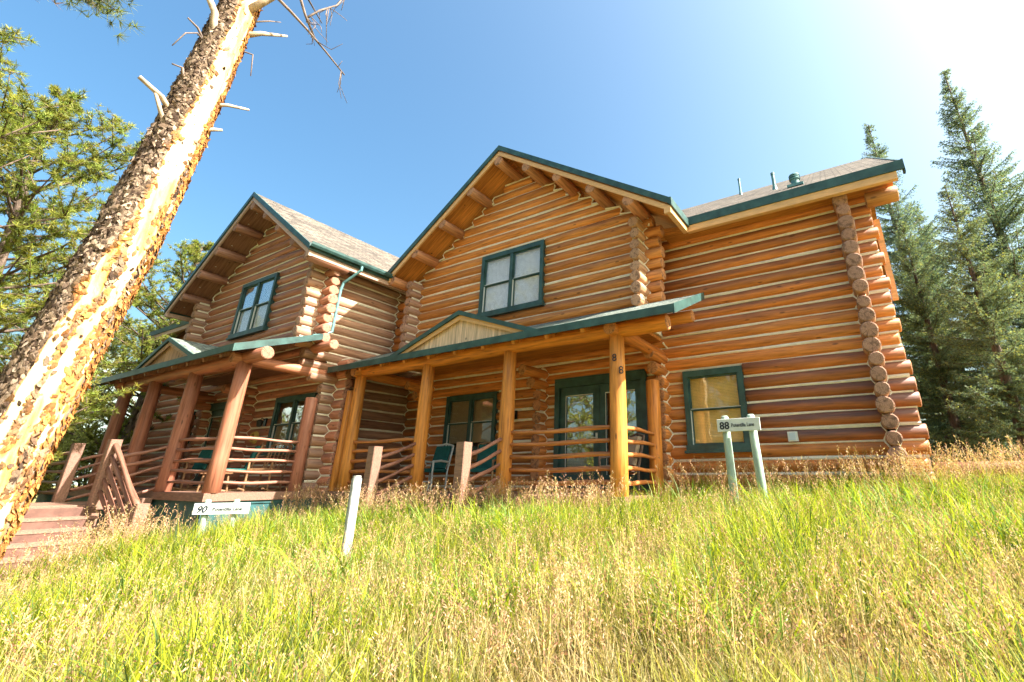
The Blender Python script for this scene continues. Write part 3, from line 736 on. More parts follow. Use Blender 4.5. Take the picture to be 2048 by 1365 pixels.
    if R:
        make_log('porch_post', (X(3.44), yM-.62, zd), (X(3.44), yM-.60, 1.78), .13, house, jit(post_c, .05), .15, bend=.005)
        make_log('porch_post', (-10.78, yM-2.16, zd), (-10.76, yM-2.16, 1.98), .10, house, jit(post_c, .05), .1, bend=.012)
    else:
        make_log('porch_post', (X(-3.12), yM-.55, zd), (X(-3.12), yM-.55, 1.78), .13, house, jit(post_c, .05), .15, bend=.005)
        make_log('porch_post', (X(3.08), yM-.55, zd), (X(3.08), yM-.55, 1.78), .13, house, jit(post_c, .05), .15, bend=.005)
    # rafters under the porch roof
    for u in np.arange(-3.0, 3.3, .75):
        b = MB(); y0, y1 = yE+.05, yG-.2
        b.bar((X(u), y0, zE+slp*.05-.07), (X(u), y1, zE+slp*(y1-yE)-.07), .07, .10); b.build('rafter', soff, pr)
    # deck
    d0 = yP-.14; xa, xb = (sorted((-11.23, X(3.62))) if R else sorted((X(-3.24), X(6.9))))
    b = MB(); nb = int((xb-xa)/.145)
    dk = MB(); dk.box((xa, d0+.03, zd-.07), (xb, yM, zd-.03)); deck = dk.build('deck', M['deck'], house)
    for i in range(int((yM-d0)/.145)):
        b = MB(); y0 = d0+.005+i*.145; b.box((xa, y0, zd-.028), (xb, y0+.137, zd)); b.build('board', M['deck'], deck)
    b = MB(); b.box((xa-.01, d0-.03, zd-.15), (xb+.01, d0+.003, zd-.004)); b.box((xb-.02 if not R else xa, d0, zd-.15), (xb+.012 if not R else xa+.01, yM-.2, zd-.004)); b.build('deck_edge', M['deck'], deck)
    b = MB(); b.box((xa+.04, d0+.02, -1.9), (xb-.04, d0+.05, zd-.14)); b.box((xb-.07, d0+.05, -1.9), (xb-.04, yM-.1, zd-.14))
    b.build('deck_skirt', M['skirt'], deck)
    if not R:
        b = MB(); b.box((xb-.004-.04, d0+.02, zd-.21), (xb-.02, yM-.1, zd-.16)); b.build('skirt_batten', M['skirt'], deck)
    # foundation
    b = MB(); f0, f1 = sorted((X(3.65), X(7.3))); b.box((f0, yM-.06, -1.6), (f1, yM+.1, -.39)); b.build('foundation', M['concrete'], house)
    # railings
    zr_ = [.79, .585, .37, .155, -.06]
    bays = ((ups[0], ups[1]), (ups[2], ups[3]))
    for (ua, ub) in bays:
        for z in zr_: wavy_rail('porch_rail', (X(ua+.08), yP, z), (X(ub-.08), yP, z+random.uniform(-.02,.02)), .036 if R else .032, house, rail_c)
    sidex = [X(ups[3])] if R else [X(ups[0]), X(ups[3])]
    for xs in sidex:
        for z in zr_: wavy_rail('porch_rail', (xs, yP+.09, z), (xs, yM-.62, z-.01), .034 if R else .032, house, rail_c)
    # stair newels and inclined rails in front of the middle bay
    yN = yP-1.04; zl = -.50
    newel_c = (.30,.14,.095)
    for u in (ups[1], ups[2]):
        top = .57 if R else .76
        b = MB(); b.bar((X(u), yN, zl-.9), (X(u), yN, top), .19, .19, (0,1,0), 0, .012); o = b.build('newel_post', M['deck'], house)
        for k, z in enumerate(zr_[:5]):
            dz = .34 if R else .30
            wavy_rail('stair_rail', (X(u), yP-.08, z-.10), (X(u), yN+.06, z-.10-dz), .034, house, newel_c)
    if R:
        for i in range(3):
            t = MB(); a, b_ = sorted((X(ups[1])+.1, X(ups[2])-.1)); y1 = d0-.03-.3*i; z = zd-.18*(i+1)
            t.box((a, y1-.31, z-.04), (b_, y1, z)); st = t.build('stair_tread', M['deck'], house)
            t = MB(); t.box((a, y1-.02, z), (b_, y1-.001, z+.14)); t.build('riser', M['riser'], st)
    else:
        # step up to the deck, landing, and steps down towards the right
        xl, xn = X(ups[2]), X(ups[1]); b = MB(); b.box((xl-.15, 2.2, zl-.05), (xn+.16, d0-.03, zl)); ld = b.build('landing', M['deck'], house)
        for i in range(int((xn-xl)/.145)+1):
            q = MB(); x0 = xl-.14+i*.145; q.box((x0, 2.2, zl+.002), (x0+.137, d0-.035, zl+.03)); q.build('board', M['deck'], ld)
        b = MB(); b.box((xl-.1, d0-.36, zl+.03), (xn+.1, d0-.03, zd-.12)); b.build('stair_tread', M['deck'], house)
        b = MB(); b.box((xl-.15, 2.2, -1.9), (xn+.10, 2.24, zl-.05)); b.build('landing_skirt', M['deck'], ld)
        xs0 = xn+.16
        for i in range(5):
            z = zl-.17*(i+1)+.02; x0 = xs0+.37*i
            t = MB(); t.box((x0-.02, 2.2, z-.045), (x0+.40, yN-.05, z)); st = t.build('stair_tread', M['deck'], house)
            t = MB(); t.box((x0-.003, 2.22, z), (x0+.02, yN-.07, z+.145)); t.build('riser', M['riser'], st)
        b = MB(); b.bar((-11.30, yN, -1.75), (-11.30, yN, -.40), .19, .19, (0,1,0), 0, .012); b.build('newel_post', M['deck'], house)
        for k in range(5):
            a0 = .66-.22*k; wavy_rail('stair_rail', (xn+.06, yN, a0), (-11.36, yN, a0-1.14), .045 if k == 0 else .036, house, newel_c)
        b = MB(); b.bar((-18.2, yN, zl-.9), (-18.2, yN, .76), .19, .19, (0,1,0), 0, .012); b.build('newel_post', M['deck'], house)
        for z in (.55, .35, .15, -.06, -.27): wavy_rail('stair_rail', (-18.1, yN, z), (xl-.08, yN, z+.01), .033, house, newel_c)
    # ---- openings
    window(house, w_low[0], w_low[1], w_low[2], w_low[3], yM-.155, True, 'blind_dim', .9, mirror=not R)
    window(house, w_up[0], w_up[1], w_up[2], w_up[3], yG-.165, True, 'blind_white', 1.0, mirror=not R)
    window(house, w_wing[0], w_wing[1], w_wing[2], w_wing[3], yM-.165, False, 'blind_gold', 1.0)
    french_door(house, door[0], door[1], door[2]+.01, door[3], yM-.15)
    lantern(house, X(-.28) if R else X(-.42), yM-.135, 1.42)
    return house

house_r = house_unit('R')
house_l = house_unit('L')

# vent pipes and hood on the right roof, number on the post, outlet on the wall: parts of the right house
def roof_bits():
    for (x, y, z, h, r) in ((-2.30, 13.2, 8.05, .60, .035), (-1.09, 10.8, 6.46, .50, .04)):
        b = MB(); b.tube([(x, y, z-.1), (x, y, z+.12), (x, y, z+.121), (x, y, z+h)], [r*2.0, r*1.25, r, r], 12); o = b.build('vent_pipe', M['metal'], house_r)
        c = MB(); c.tube([(x, y, z+h-.05), (x, y, z+h+.005)], r*1.18, 12); c.build('pipe_collar', M['metal'], o)
    x, y, z = -.577, 9.86, 5.86
    b = MB(); b.box((x-.16, y-.16, z-.06), (x+.16, y+.16, z+.0)); b.tube([(x, y, z-.1), (x, y, z+.2)], .085, 16); o = b.build('roof_vent', M['metal'], house_r)
    for k in range(3):
        c = MB(); c.tube([(x, y, z+.17+k*.045), (x, y, z+.20+k*.045)], [.115, .10], 16); c.build('vent_louvre', M['metal'], o)
    b = MB(); b.box((-1.36, 9.09, .60), (-1.20, 9.14, .76)); o = b.build('outlet_cover', M['sash'], house_r)
    c = MB(); c.box((-1.335, 9.08, .62), (-1.235, 9.092, .74)); c.build('outlet_lid', simple('grey_blue_plastic', (.45,.52,.58), .35, 4, .08, .02), o)
    b = MB(); b.bar((.66, 9.42, 2.9), (.66, 9.42, 4.45), .09, .12, (0,1,0)); b.build('corner_board', M['trim_gold'], house_r)
    make_log('porch_beam', (.55, 8.95, 4.66), (1.02, 8.95, 4.66), .15, house_r, (.44,.2,.06), .3)
roof_bits()

def text_mesh(name, body, size, mat, parent, loc, rot, shear=0, extrude=.004, offset=0, spacing=1.0, sx=1.0):
    cu = bpy.data.curves.new(name, 'FONT'); cu.body = body; cu.size = size; cu.extrude = extrude; cu.shear = shear; cu.offset = offset; cu.space_character = spacing; cu.align_x = 'LEFT'; cu.resolution_u = 4
    t = bpy.data.objects.new(name, cu); C.objects.link(t); bpy.context.view_layer.update()
    me = bpy.data.meshes.new_from_object(t.evaluated_get(bpy.context.evaluated_depsgraph_get())); bpy.data.objects.remove(t); bpy.data.curves.remove(cu)
    me.materials.clear(); me.materials.append(mat); o = link(name, me); o.location = loc; o.rotation_euler = rot; o.scale = (sx, 1, 1); setp(o, parent); return o
text_mesh('house_number', '8', .18, M['letter'], house_r, (-3.60, 7.1-.142, 1.83), (math.pi/2, 0, 0))
text_mesh('house_number', '8', .18, M['letter'], house_r, (-3.50, 7.1-.118, 1.62), (math.pi/2, 0, .55))

# ------------------------------------------------------------------ signs and stake
def sign(num, num_shear, p0, p1, ztop, h, zbase, label, posts, post_r, txt_scale=1.0):
    p0, p1 = Vector((*p0, 0)), Vector((*p1, 0)); d = (p1-p0).normalized(); nrm = Vector((d.y, -d.x, 0)); L = (p1-p0).length
    s = empty('street_sign', ((p0.x+p1.x)/2, (p0.y+p1.y)/2, gz((p0.x+p1.x)/2, (p0.y+p1.y)/2)))
    tag(s, label, 'sign', 'white street signs on green posts')
    b = MB(); c = p0.lerp(p1, .5) + Vector((0,0,ztop-h/2)); b.bar(c-d*L/2, c+d*L/2, .03, h, (0,0,1), 0, .004); b.build('sign_board', M['sign_board'], s)
    rz = math.atan2(d.y, d.x); base = p0 + nrm*.018
    text_mesh('lettering', num, h*.80, M['letter'], s, tuple(base + d*(.055*L) + Vector((0,0,ztop-h*.80))), (math.pi/2, 0, rz), num_shear, .001, .004)
    text_mesh('lettering', 'Potentilla Lane', h*.40, M['letter'], s, tuple(base + d*(.335*L) + Vector((0,0,ztop-h*.66))), (math.pi/2, 0, rz), 0, .001, .0015, 1.0, (.62*L)/(h*.40*6.9))
    for t, lean in posts:
        q = p0 + d*L*t - nrm*(post_r+.016); g = gz(q.x, q.y)
        b = MB(); b.tube([(q.x+lean, q.y, g-.2), (q.x+lean*.5, q.y, (g+ztop)/2), (q.x, q.y, ztop+.03), (q.x, q.y, ztop+.055)], [post_r*1.05, post_r, post_r*.95, post_r*.7], 12); b.build('post', M['sign_post'], s, True)
    return s
sign('88', 0, (-2.10, 7.5), (-1.475, 7.5), .852, .185, 0, 'white sign reading 88 on two pale posts before the lower right window', ((.16, .03), (.78, .06)), .062)
sign('90', .25, (-10.22, 4.22), (-9.72, 4.86), -.385, .18, 0, 'white sign reading 90, half hidden by grass beside the green porch skirting', ((.2, 0), (.72, 0)), .05)
def stake():
    x, y = -5.68, 4.03; z0 = gz(x, y)-.2; z1 = .04
    b = MB(); b.bar((x, y, z0), (x-.015, y, z1-.03), .105, .10, (.35,.94,0), 0, .012); b.bar((x-.015, y, z1-.03), (x-.016, y, z1), .09, .085, (.35,.94,0), 0, .02)
    o = b.build('marker_post', M['white_post']); tag(o, 'weathered white marker post standing alone in the tall grass', 'post')
stake()

# ------------------------------------------------------------------ porch furniture
def chair(kind, loc, rz, label, seat=M['cushion'], frame=M['twig'], rocker=False):
    t = empty('porch_chair', loc, rz, False); tag(t, label, 'chair', 'chairs on the porches')
    w, d, hs, hb = .52, .50, .42, 1.0
    for sx in (-1, 1):
        x = sx*w/2
        b = MB(); b.tube([(x, -d/2, 0), (x*.98, -d/2, hs), (x, -d/2, .62)], .022, 8); b.build('leg', frame, t)
        b = MB(); b.tube([(x, d/2-.02, 0), (x*.96, d/2, hs), (x*.92, d/2+.16, hb)], .022, 8); b.build('leg', frame, t)
        b = MB(); b.tube([(x, -d/2-.02, .62), (x*1.02, 0, .645), (x*.95, d/2+.06, .62)], .024, 8); b.build('armrest', frame, t)
        if rocker:
            b = MB(); b.tube([(x, -d/2-.18, .06), (x, -.1, -.0), (x, d/2+.22, .07)], .02, 8); b.build('rocker', frame, t)
    b = MB(); b.tube([(-w/2, -d/2, .2), (w/2, -d/2, .2)], .015, 6); b.build('stretcher', frame, t)
    b = MB(); b.tube([(-w/2*.92, d/2+.16, hb), (0, d/2+.18, hb+.05), (w/2*.92, d/2+.16, hb)], .022, 8); b.build('crest_rail', frame, t)
    for k in range(5):
        x = -w/2*.7 + k*w*.35/2; b = MB(); b.tube([(x, d/2, hs), (x, d/2+.17, hb+.02)], .012, 6); b.build('spindle', frame, t)
    b = MB(); b.bar((0, -d/2-.02, hs+.02), (0, d/2, hs+.01), w*.98, .08, (0,0,1), 0, .03); b.build('seat', seat, t)
    if kind == 'pad':
        b = MB(); b.bar((0, d/2-.045, hs+.06), (0, d/2+.105, hb-.02), w*.86, .09, (0,-1,.3), 0, .035); b.build('back_cushion', seat, t)
    return t
def porch_things():
    zd = -.25
    chair('pad', (-12.9, 5.95, zd), -.35, 'twig chair with green cushion on the brown porch, nearest the wall window', rocker=True)
    chair('open', (-12.15, 6.25, zd), .55, 'bare bent-twig rocker without cushion beside the porch side railing', seat=M['twig'], rocker=True)
    chair('pad', (-14.55, 5.7, zd), .2, 'twig chair with green cushion farther left, behind the front railing', rocker=True)
    chair('pad', (-9.05, 8.3, zd), .1, 'chair with rounded metal frame and green back behind the golden railing', frame=M['sash'])
    chair('pad', (-7.6, 8.45, zd), .5, 'green cushioned chair under the paired porch window', frame=M['twig'])
    chair('pad', (-4.15, 8.2, zd), -.5, 'beige cushioned chair in the corner by the glass door', seat=M['beige'], frame=M['dead_twig'])
    s = empty('twig_stool', (-12.35, 5.35, zd), .3, False); tag(s, 'low twig stool between the chairs of the brown porch', 'stool')
    for sx in (-1,1):
        for sy in (-1,1): b = MB(); b.tube([(sx*.2, sy*.16, 0), (sx*.17, sy*.13, .36)], .02, 8); b.build('leg', M['twig'], s)
    for k in range(6): b = MB(); b.tube([(-.22+k*.088, -.18, .375), (-.22+k*.088, .18, .375)], .024, 8); b.build('slat', M['twig'], s)
    h = MB(); 
    for k in range(4):
        r = .15-.012*k; h.tube([(-14.12 + r*math.cos(a), 6.80-.022*k, 1.02 + r*math.sin(a)) for a in np.linspace(0, 2*math.pi, 25)], .014, 6)
    o = h.build('garden_hose', M['hose'], None, True); tag(o, 'coiled yellow hose hanging on the brown log wall', 'hose')
porch_things()

# ------------------------------------------------------------------ vegetation helpers
def vnoise(u, v, su, sv, seed, wrap=None):
    """smooth value noise; wrap: number of cells around in u"""
    g = np.random.default_rng(seed).random((257, 257)); a = u*su; b = v*sv
    i = np.floor(a).astype(int); j = np.floor(b).astype(int); fa = a-i; fb = b-j; fa = fa*fa*(3-2*fa); fb = fb*fb*(3-2*fb)
    m = wrap or 256; i0, i1, j0, j1 = i % m, (i+1) % m, j % 256, (j+1) % 256
    return (g[i0,j0]*(1-fa)+g[i1,j0]*fa)*(1-fb) + (g[i0,j1]*(1-fa)+g[i1,j1]*fa)*fb
def unit(a): return a/np.maximum(np.linalg.norm(a, axis=-1, keepdims=True), 1e-9)
def needles(P, D, k, length, width, spread, cols, rs, droop=0.0):
    """k thin triangles per point P, fanned about direction D"""
    n = len(P); d = D[:,None,:] + spread*rs.standard_normal((n,k,3)); d = unit(d); d[...,2] -= droop; d = unit(d)
    L = length*(.6+.7*rs.random((n,k,1))); side = unit(np.cross(d, rs.standard_normal((n,k,3))))
    b = P[:,None,:] + d*L*.05*rs.random((n,k,1)); w = width*(.7+.6*rs.random((n,k,1)))
    v = np.stack([b-side*w, b+side*w, b+d*L*.6+side*w*.9, b+d*L], 2).reshape(-1,3)
    c = np.repeat(cols[:,None,:], k, 1)*(.75+.5*rs.random((n,k,1))); c = np.repeat(c.reshape(-1,1,3), 4, 1).reshape(-1,3)
    f = np.arange(len(v)).reshape(-1,4); return v, f, c
def shift(mb_list): return mb_list
def branch_pts(base, d, L, droop, up, k, rs):
    pts = [np.array(base, float)]; dd = np.array(d, float)
    for i in range(k):
        t = (i+1)/k; dd = dd + np.array([rs.normal(0,.10), rs.normal(0,.10), rs.normal(0,.05) - droop*(1-t) + up*t]); dd /= np.linalg.norm(dd); pts.append(pts[-1] + dd*L/k)
    return pts

def pine_data(h, zb, rad, seed, nb=58, col=(.215,.235,.045), tuft=.11, dens=1.0):
    rs = np.random.default_rng(seed); mb = MB(); lean = rs.normal(0,.015,2)
    ax = lambda z: np.array([lean[0]*z + .06*math.sin(z*.9+seed), lean[1]*z + .06*math.cos(z*.7+seed), z])
    zs = np.linspace(-.3, h, 14); mb.tube([ax(z) for z in zs], [max(.02, .16*(1-z/h)**.8 + .02) for z in np.clip(zs,0,h)], 9, 0)
    P, D = [], []
    for i in range(nb):
        t = i/(nb-1); z = zb + (h-zb)*t**.9 + rs.normal(0,.12); prof = (math.sin(math.pi*min(1, .22+.78*t)**.85)*.8 + .28)*rs.uniform(.6,1.15); L = max(.35, rad*prof*(1.0 if t < .85 else (1-t)/.15*.7+.3))
        a = i*2.4 + rs.normal(0,.4); bp = branch_pts(ax(min(z,h)), (math.cos(a), math.sin(a), rs.uniform(-.05,.45)+.5*t), L, .03, .18, 5, rs)
        mb.tube(bp, [.045*(1-t*.6)*(1-q/6)+.006 for q in range(6)], 5, 0)
        for q in range(2, 6):
            for s in range(rs.integers(2,5)):
                sd = unit(np.array([rs.normal(), rs.normal(), rs.uniform(-.1,.8)])); e = unit(bp[q]-bp[q-1])*.6 + sd; e /= np.linalg.norm(e)
                sl = L*rs.uniform(.14,.34); tip = bp[q] + e*sl; mb.tube([bp[q], bp[q]*.5+tip*.5+[0,0,.02], tip], [.012,.009,.005], 4, 0)
                m_ = max(3, int(sl/.085*dens))
                for w in range(m_):
                    f = (w+.6)/m_; P.append(bp[q]*(1-f)+tip*f + rs.normal(0,.03,3)); D.append(unit(e*.9 + rs.normal(0,.4,3) + [0,0,.3]))
        P.append(bp[-1]); D.append(unit(bp[-1]-bp[-2]))
    P, D = np.array(P), np.array(D); tone = .55 + .85*rs.random((len(P),1)); cl = np.array(col)*tone; cl[:,0] *= 1+.35*rs.standard_normal(len(P)).clip(-1,1)*.5
    return mb, needles(P, D, 18, tuft, .0062, 1.0, np.clip(cl,.01,.6), rs)
def spruce_data(h, zb, rad, seed, col=(.135,.19,.145), sparse=.86, gap=.26, power=.85):
    rs = np.random.default_rng(seed); mb = MB(); zs = np.linspace(-.3, h, 12); mb.tube([(0,0,z) for z in zs], [max(.012, .19*(1-max(z,0)/h)+.008) for z in zs], 9, 0)
    P, D = [], []; z = zb
    P += [np.array([0,0,h-.03*i]) for i in range(14)]; D += [np.array([0,0,1.])]*14
    while z < h-.12:
        t = (h-z)/(h-zb); L0 = rad*(t**power)*(1-.25*max(0,t-.8)/.2)
        for b in range(rs.integers(4,7)):
            if rs.random() > sparse: continue
            a = rs.uniform(0, 2*math.pi); L = max(.12, L0*rs.uniform(.65,1.2)); up = .55*(1-t)+.05
            bp = branch_pts((0,0,z+rs.normal(0,.08)), (math.cos(a), math.sin(a), up-.18*t), L, .07*t, .17, 5, rs); mb.tube(bp, [.022*(.3+t)*(1-q/6)+.004 for q in range(6)], 4, 0)
            out = np.array([math.cos(a), math.sin(a), 0]); sd = np.array([-math.sin(a), math.cos(a), 0])
            ns = max(3, int(L/.075))
            for s in range(ns):
                f = (s+.8)/ns; q = min(4, int(f*5)); fr = f*5-q; p = bp[q]*(1-fr)+bp[min(q+1,5)]*fr
                for sg in (-1,1):
                    tl = (.10+.30*L*(1-f)*.9+.02)*rs.uniform(.6,1.2); tl = min(tl, .55); e = unit(out*.75 + sg*sd*rs.uniform(.5,1) + [0,0,rs.uniform(-.42,.12)])
                    m_ = max(2, int(tl/.055))
                    for w in range(m_):
                        P.append(p + e*tl*(w+.5)/m_ + rs.normal(0,.012,3)); D.append(e)
                P.append(p); D.append(unit(bp[min(q+1,5)]-bp[q]))
        z += gap*rs.uniform(.7,1.25)*(.55+.6*t)
    P, D = np.array(P), np.array(D); tone = .55+.9*rs.random((len(P),1)); cl = np.array(col)*tone; yl = rs.random(len(P)) < .18; cl[yl] = cl[yl]*np.array([1.9,1.45,.75])
    return mb, needles(P, D, 6, .064, .0066, .66, np.clip(cl,.01,.6), rs)
def make_tree(name, data, loc, rz, label, group, crown='needles'):
    mb, (v, f, c) = data
    t = empty(name, loc, rz, False); tag(t, label, 'tree', group)
    mb.build('trunk', M['trunk_far'], t, True)
    me = fast_mesh('crown', v, [f], M['needle'], c); link('crown', me, t); return t
def dup(t, loc, rz, sc, label, group=None):
    c = copy_tree(t); c.location = loc; c.rotation_euler = (0,0,rz); c.scale = (sc,sc,sc); c['label'] = label
    if group: c['group'] = group
    return c

# ------------------------------------------------------------------ trees
def G3(x, y): return (x, y, gz(x, y))
GL, GR, GB = 'pines left of the houses', 'spruces beyond the right wing', 'trees standing behind the viewpoint'
pA = make_tree('pine_tree', pine_data(10.3, .6, 2.9, 3, 92, dens=1.5), G3(-16.2,1.75), .3, 'tall yellow-green pine directly behind the big leaning trunk', GL)
pB = make_tree('pine_tree', pine_data(11.5, 1.0, 2.8, 5, 86, dens=1.45), G3(-13.6,-.75), 1.1, 'pine cut by the left edge of the picture', GL)
dup(pA, G3(-22.5,6.6), 2.1, .98, 'pine rising beside the brown house left eave')
dup(pB, G3(-25.5,4.6), 4.0, .86, 'pine seen between the big trunk and the brown porch roof')
dup(pA, G3(-27.5,8.8), 5.2, .80, 'smaller pine farthest back behind the brown house')
dup(pB, G3(-24.0,-.6), .7, 1.05, 'tall pine filling the sky left of the tallest one')
sA = make_tree('spruce_tree', spruce_data(13.2, .5, 3.0, 21, gap=.25, power=.95), G3(4.1,17.0), .4, 'tallest blue-green spruce with pointed top right of the house', GR)
sB = make_tree('spruce_tree', spruce_data(10.5, .4, 2.5, 22, col=(.155,.20,.125), sparse=.9, gap=.27, power=.75), G3(2.9,21.5), 2.2, 'spruce left of the tallest one, top below the roof line', GR)
dup(sA, G3(2.0,20.5), 1.9, 1.10, 'spruce whose tip shows above the right roof corner')
dup(sB, G3(2.75,14.6), 3.9, .74, 'open-branched spruce nearest the right wing')
dup(sB, G3(1.9,17.6), .9, .8, 'spruce closest behind the right corner of the house'); dup(sA, G3(2.6,26.5), 2.7, .82, 'bluish spruce between the corner and the tallest spruce'); dup(sA, G3(5.4,26.0), 3.3, .85, 'spruce filling the gap at the right edge')
dup(sB, G3(6.6,21.0), 5.4, 1.0, 'spruce at the right edge of the picture')
dup(sB, G3(4.6,13.2), 1.0, .5, 'small spruce low at the right edge, above the seed grass')
for (x, y, s, src, rz, lb) in ((-8,-13,1.15,pA,.5,'pine behind the viewpoint mirrored in the glass door'), (-1,-16,1.2,pB,1.7,'tall pine straight behind the viewpoint'), (6,-13,1.1,pA,2.9,'pine behind and right of the viewpoint'), (13,-9,1.0,sA,0,'spruce behind the viewpoint far right'), (-15,-10,1.1,pB,4.4,'pine behind the viewpoint far left')):
    dup(src, G3(x,y), rz, s, lb, GB)

def shrub(loc, h, r, seed, label, n=2600, col=(.34,.36,.13)):
    rs = np.random.default_rng(seed); t = empty('shrub', loc, 0, False); tag(t, label, 'shrub', 'pale shrubs behind the brown porch'); mb = MB(); P = []
    for i in range(26):
        a = rs.uniform(0,6.28); tip = np.array([math.cos(a)*r*rs.uniform(.2,1), math.sin(a)*r*rs.uniform(.2,1), h*rs.uniform(.55,1)]); mid = tip*[.35,.35,.55]
        mb.tube([(0,0,-.1), mid, tip], [.03,.018,.006], 5)
        for q in range(n//26):
            f = rs.random()**.6; p = mid*(1-f)+tip*f + rs.normal(0,.16,3); P.append(p)
    P = np.array(P); D = unit(rs.standard_normal(P.shape)+[0,0,.3]); cl = np.array(col)*(.5+.9*rs.random((len(P),1)))
    v, f, c = needles(P, D, 3, .085, .020, .8, cl, rs); mb.build('stem', M['trunk_far'], t, True); link('foliage', fast_mesh('foliage', v, [f], M['leaf'], c), t)
shrub(G3(-20.6,4.3), 2.9, 1.5, 31, 'pale yellow shrub seen through the left end of the brown porch')
shrub(G3(-22.2,2.6), 2.7, 1.6, 32, 'pale shrub beside the big trunk, left of the porch newels')
shrub(G3(-25.0,6.8), 3.6, 1.9, 33, 'tall pale shrub behind the brown porch posts', col=(.30,.34,.11))
shrub(G3(-23.5,4.2), 4.2, 2.0, 35, 'taller pale shrub over the brown porch railing', 3600)
shrub(G3(-27.0,5.6), 4.4, 2.2, 36, 'pale shrub farthest left behind the brown porch', 3600, (.26,.30,.10))
shrub(G3(-19.5,1.0), 2.4, 1.5, 34, 'shrub mostly hidden behind the lower big trunk', col=(.28,.31,.11))

# ------------------------------------------------------------------ the big pine trunk in the foreground
def big_trunk():
    base = np.array([-5.27, .86]); g0 = gz(*base); t = empty('pine_tree', (base[0], base[1], g0), 0, True)
    tag(t, 'huge leaning pine trunk with flaking bark and bare golden wood', 'tree')
    H = 11.5; axis = lambda z: np.array([-5.27, np.interp(z, [-1.7,.19,.93,1.84,3.2,5.05,12], [.78,.955,1.025,1.135,1.24,1.345,1.66]), z])
    nz, na = 560, 132; zs = np.linspace(g0-.25, H, nz); th = np.linspace(0, 2*math.pi, na, endpoint=False)
    rad = lambda z: np.interp(z, [-2,2,5,12], [.200,.194,.146,.07]) * (1 + .35*np.exp(-(z-g0)*3.2).clip(0,1))
    Z, T = np.meshgrid(zs, th, indexing='ij')
    cam_dir = math.atan2(-base[1], -base[0])                       # towards the photographer
    phi = (T - cam_dir + math.pi) % (2*math.pi) - math.pi           # positive = right side as seen
    u = T/(2*math.pi)
    n1 = vnoise(u, Z, 24, 1.3, 1, 24); n2 = vnoise(u, Z, 48, 5, 2, 48); n3 = vnoise(u, Z, 12, .55, 3, 12); n4 = vnoise(u, Z, 96, 16, 4, 96)
    low = np.clip((1.6-Z)/2.2, 0, 1)
    left_edge = np.radians(-5 - 30*low) ; right_edge = np.radians(52 - 6*low)
    d = np.minimum(phi-left_edge, right_edge-phi)                   # >0 inside the bare strip
    m = d + (n1-.5)*.75 + (n2-.5)*.5 + (n3-.5)*.45
    bark = 1/(1+np.exp(m*9))
    R = rad(Z) * (1 + .03*(n3-.5)) + .016*bark*(.5+n2) + .014*bark*(n4-.5) + .006*(n2-.5)
    # long grooves in the bare wood
    R += (1-bark)*.006*(vnoise(u, Z, 96, .9, 7, 96)-.5)
    ax = np.array([axis(z) for z in zs]); V = np.stack([ax[:,0:1]+R*np.cos(T), ax[:,1:2]+R*np.sin(T), Z], -1).reshape(-1,3)
    i, j = np.meshgrid(np.arange(nz-1), np.arange(na), indexing='ij'); a = i*na+j; b = i*na+(j+1)%na; f = np.stack([a, b, b+na, a+na], -1).reshape(-1,4)
    col = np.repeat(bark.reshape(-1,1), 3, 1)
    mt, nt, out = newmat('pine_trunk_surface'); at = nt.nodes.new('ShaderNodeAttribute'); at.attribute_name = 'tint'
    vs_ = coords(nt, 'Object', (9,9,.8)); n = noise(nt, vs_, 2.2, 6, .62); bl = noise(nt, coords(nt, 'Object', (2.6,2.6,.8)), 1.7, 4); fine = noise(nt, coords(nt, 'Object', (1,1,.5)), 38, 5, .7)
    c = ramp(nt, n, [(.22,(.36,.16,.05)),(.36,(.60,.38,.18)),(.52,(.74,.57,.36)),(.75,(.82,.73,.56))])
    c = mix(nt, ramp(nt, bl, [(.46,(0,0,0)),(.60,(1,1,1))]), c, mix(nt, 1.0, c, (1.0,.70,.30), 'MULTIPLY'))
    hl = nt.nodes.new('ShaderNodeTexVoronoi'); hl.inputs['Scale'].default_value = 10; nt.links.new(coords(nt, 'Object', (1,1,1)), hl.inputs['Vector'])
    c = mix(nt, ramp(nt, hl.outputs['Distance'], [(.09,(.8,.8,.8)),(.14,(0,0,0))]), c, (.15,.08,.03))
    bk = ramp(nt, fine, [(.3,(.045,.03,.022)),(.5,(.17,.125,.095)),(.72,(.34,.27,.215))])
    ed = mix(nt, ramp(nt, at.outputs['Color'], [(.25,(0,0,0)),(.5,(1,1,1))]), c, (.36,.16,.05)); c = mix(nt, ramp(nt, at.outputs['Color'], [(.5,(0,0,0)),(.8,(1,1,1))]), ed, bk)
    finish(nt, out, c, .8, bump(nt, math_n(nt, 'ADD', n, fine), .6, .015), .2)
    o = link('trunk', fast_mesh('trunk', V, [f], mt, col, True), t)
    # bark flakes
    rs = np.random.default_rng(77); nf = 30000
    ii = rs.integers(5, nz-2, nf*3); jj = rs.integers(0, na, nf*3); bb = bark[ii,jj]; vis = np.cos(phi[ii,jj]) > -.35
    keep = (rs.random(nf*3) < np.clip(bb*1.15-.12, .012, 1)) & vis; ii, jj = ii[keep][:nf], jj[keep][:nf]; n_ = len(ii)
    Pp = V.reshape(nz,na,3)[ii,jj]; nr = np.stack([np.cos(T[ii,jj]), np.sin(T[ii,jj]), np.zeros(n_)], -1); upv = unit(np.array([.0,.055,1.]) + .45*rs.standard_normal((n_,3))*[1,1,.4]); nr = unit(nr + .26*rs.standard_normal((n_,3))); upv = unit(upv - nr*(upv*nr).sum(1,keepdims=True)); sd = np.cross(upv, nr)
    s = (.007 + .015*rs.random((n_,1))**1.6); as_ = 1.0+1.6*rs.random((n_,1)); off = .001+.007*rs.random((n_,1)); vv = []
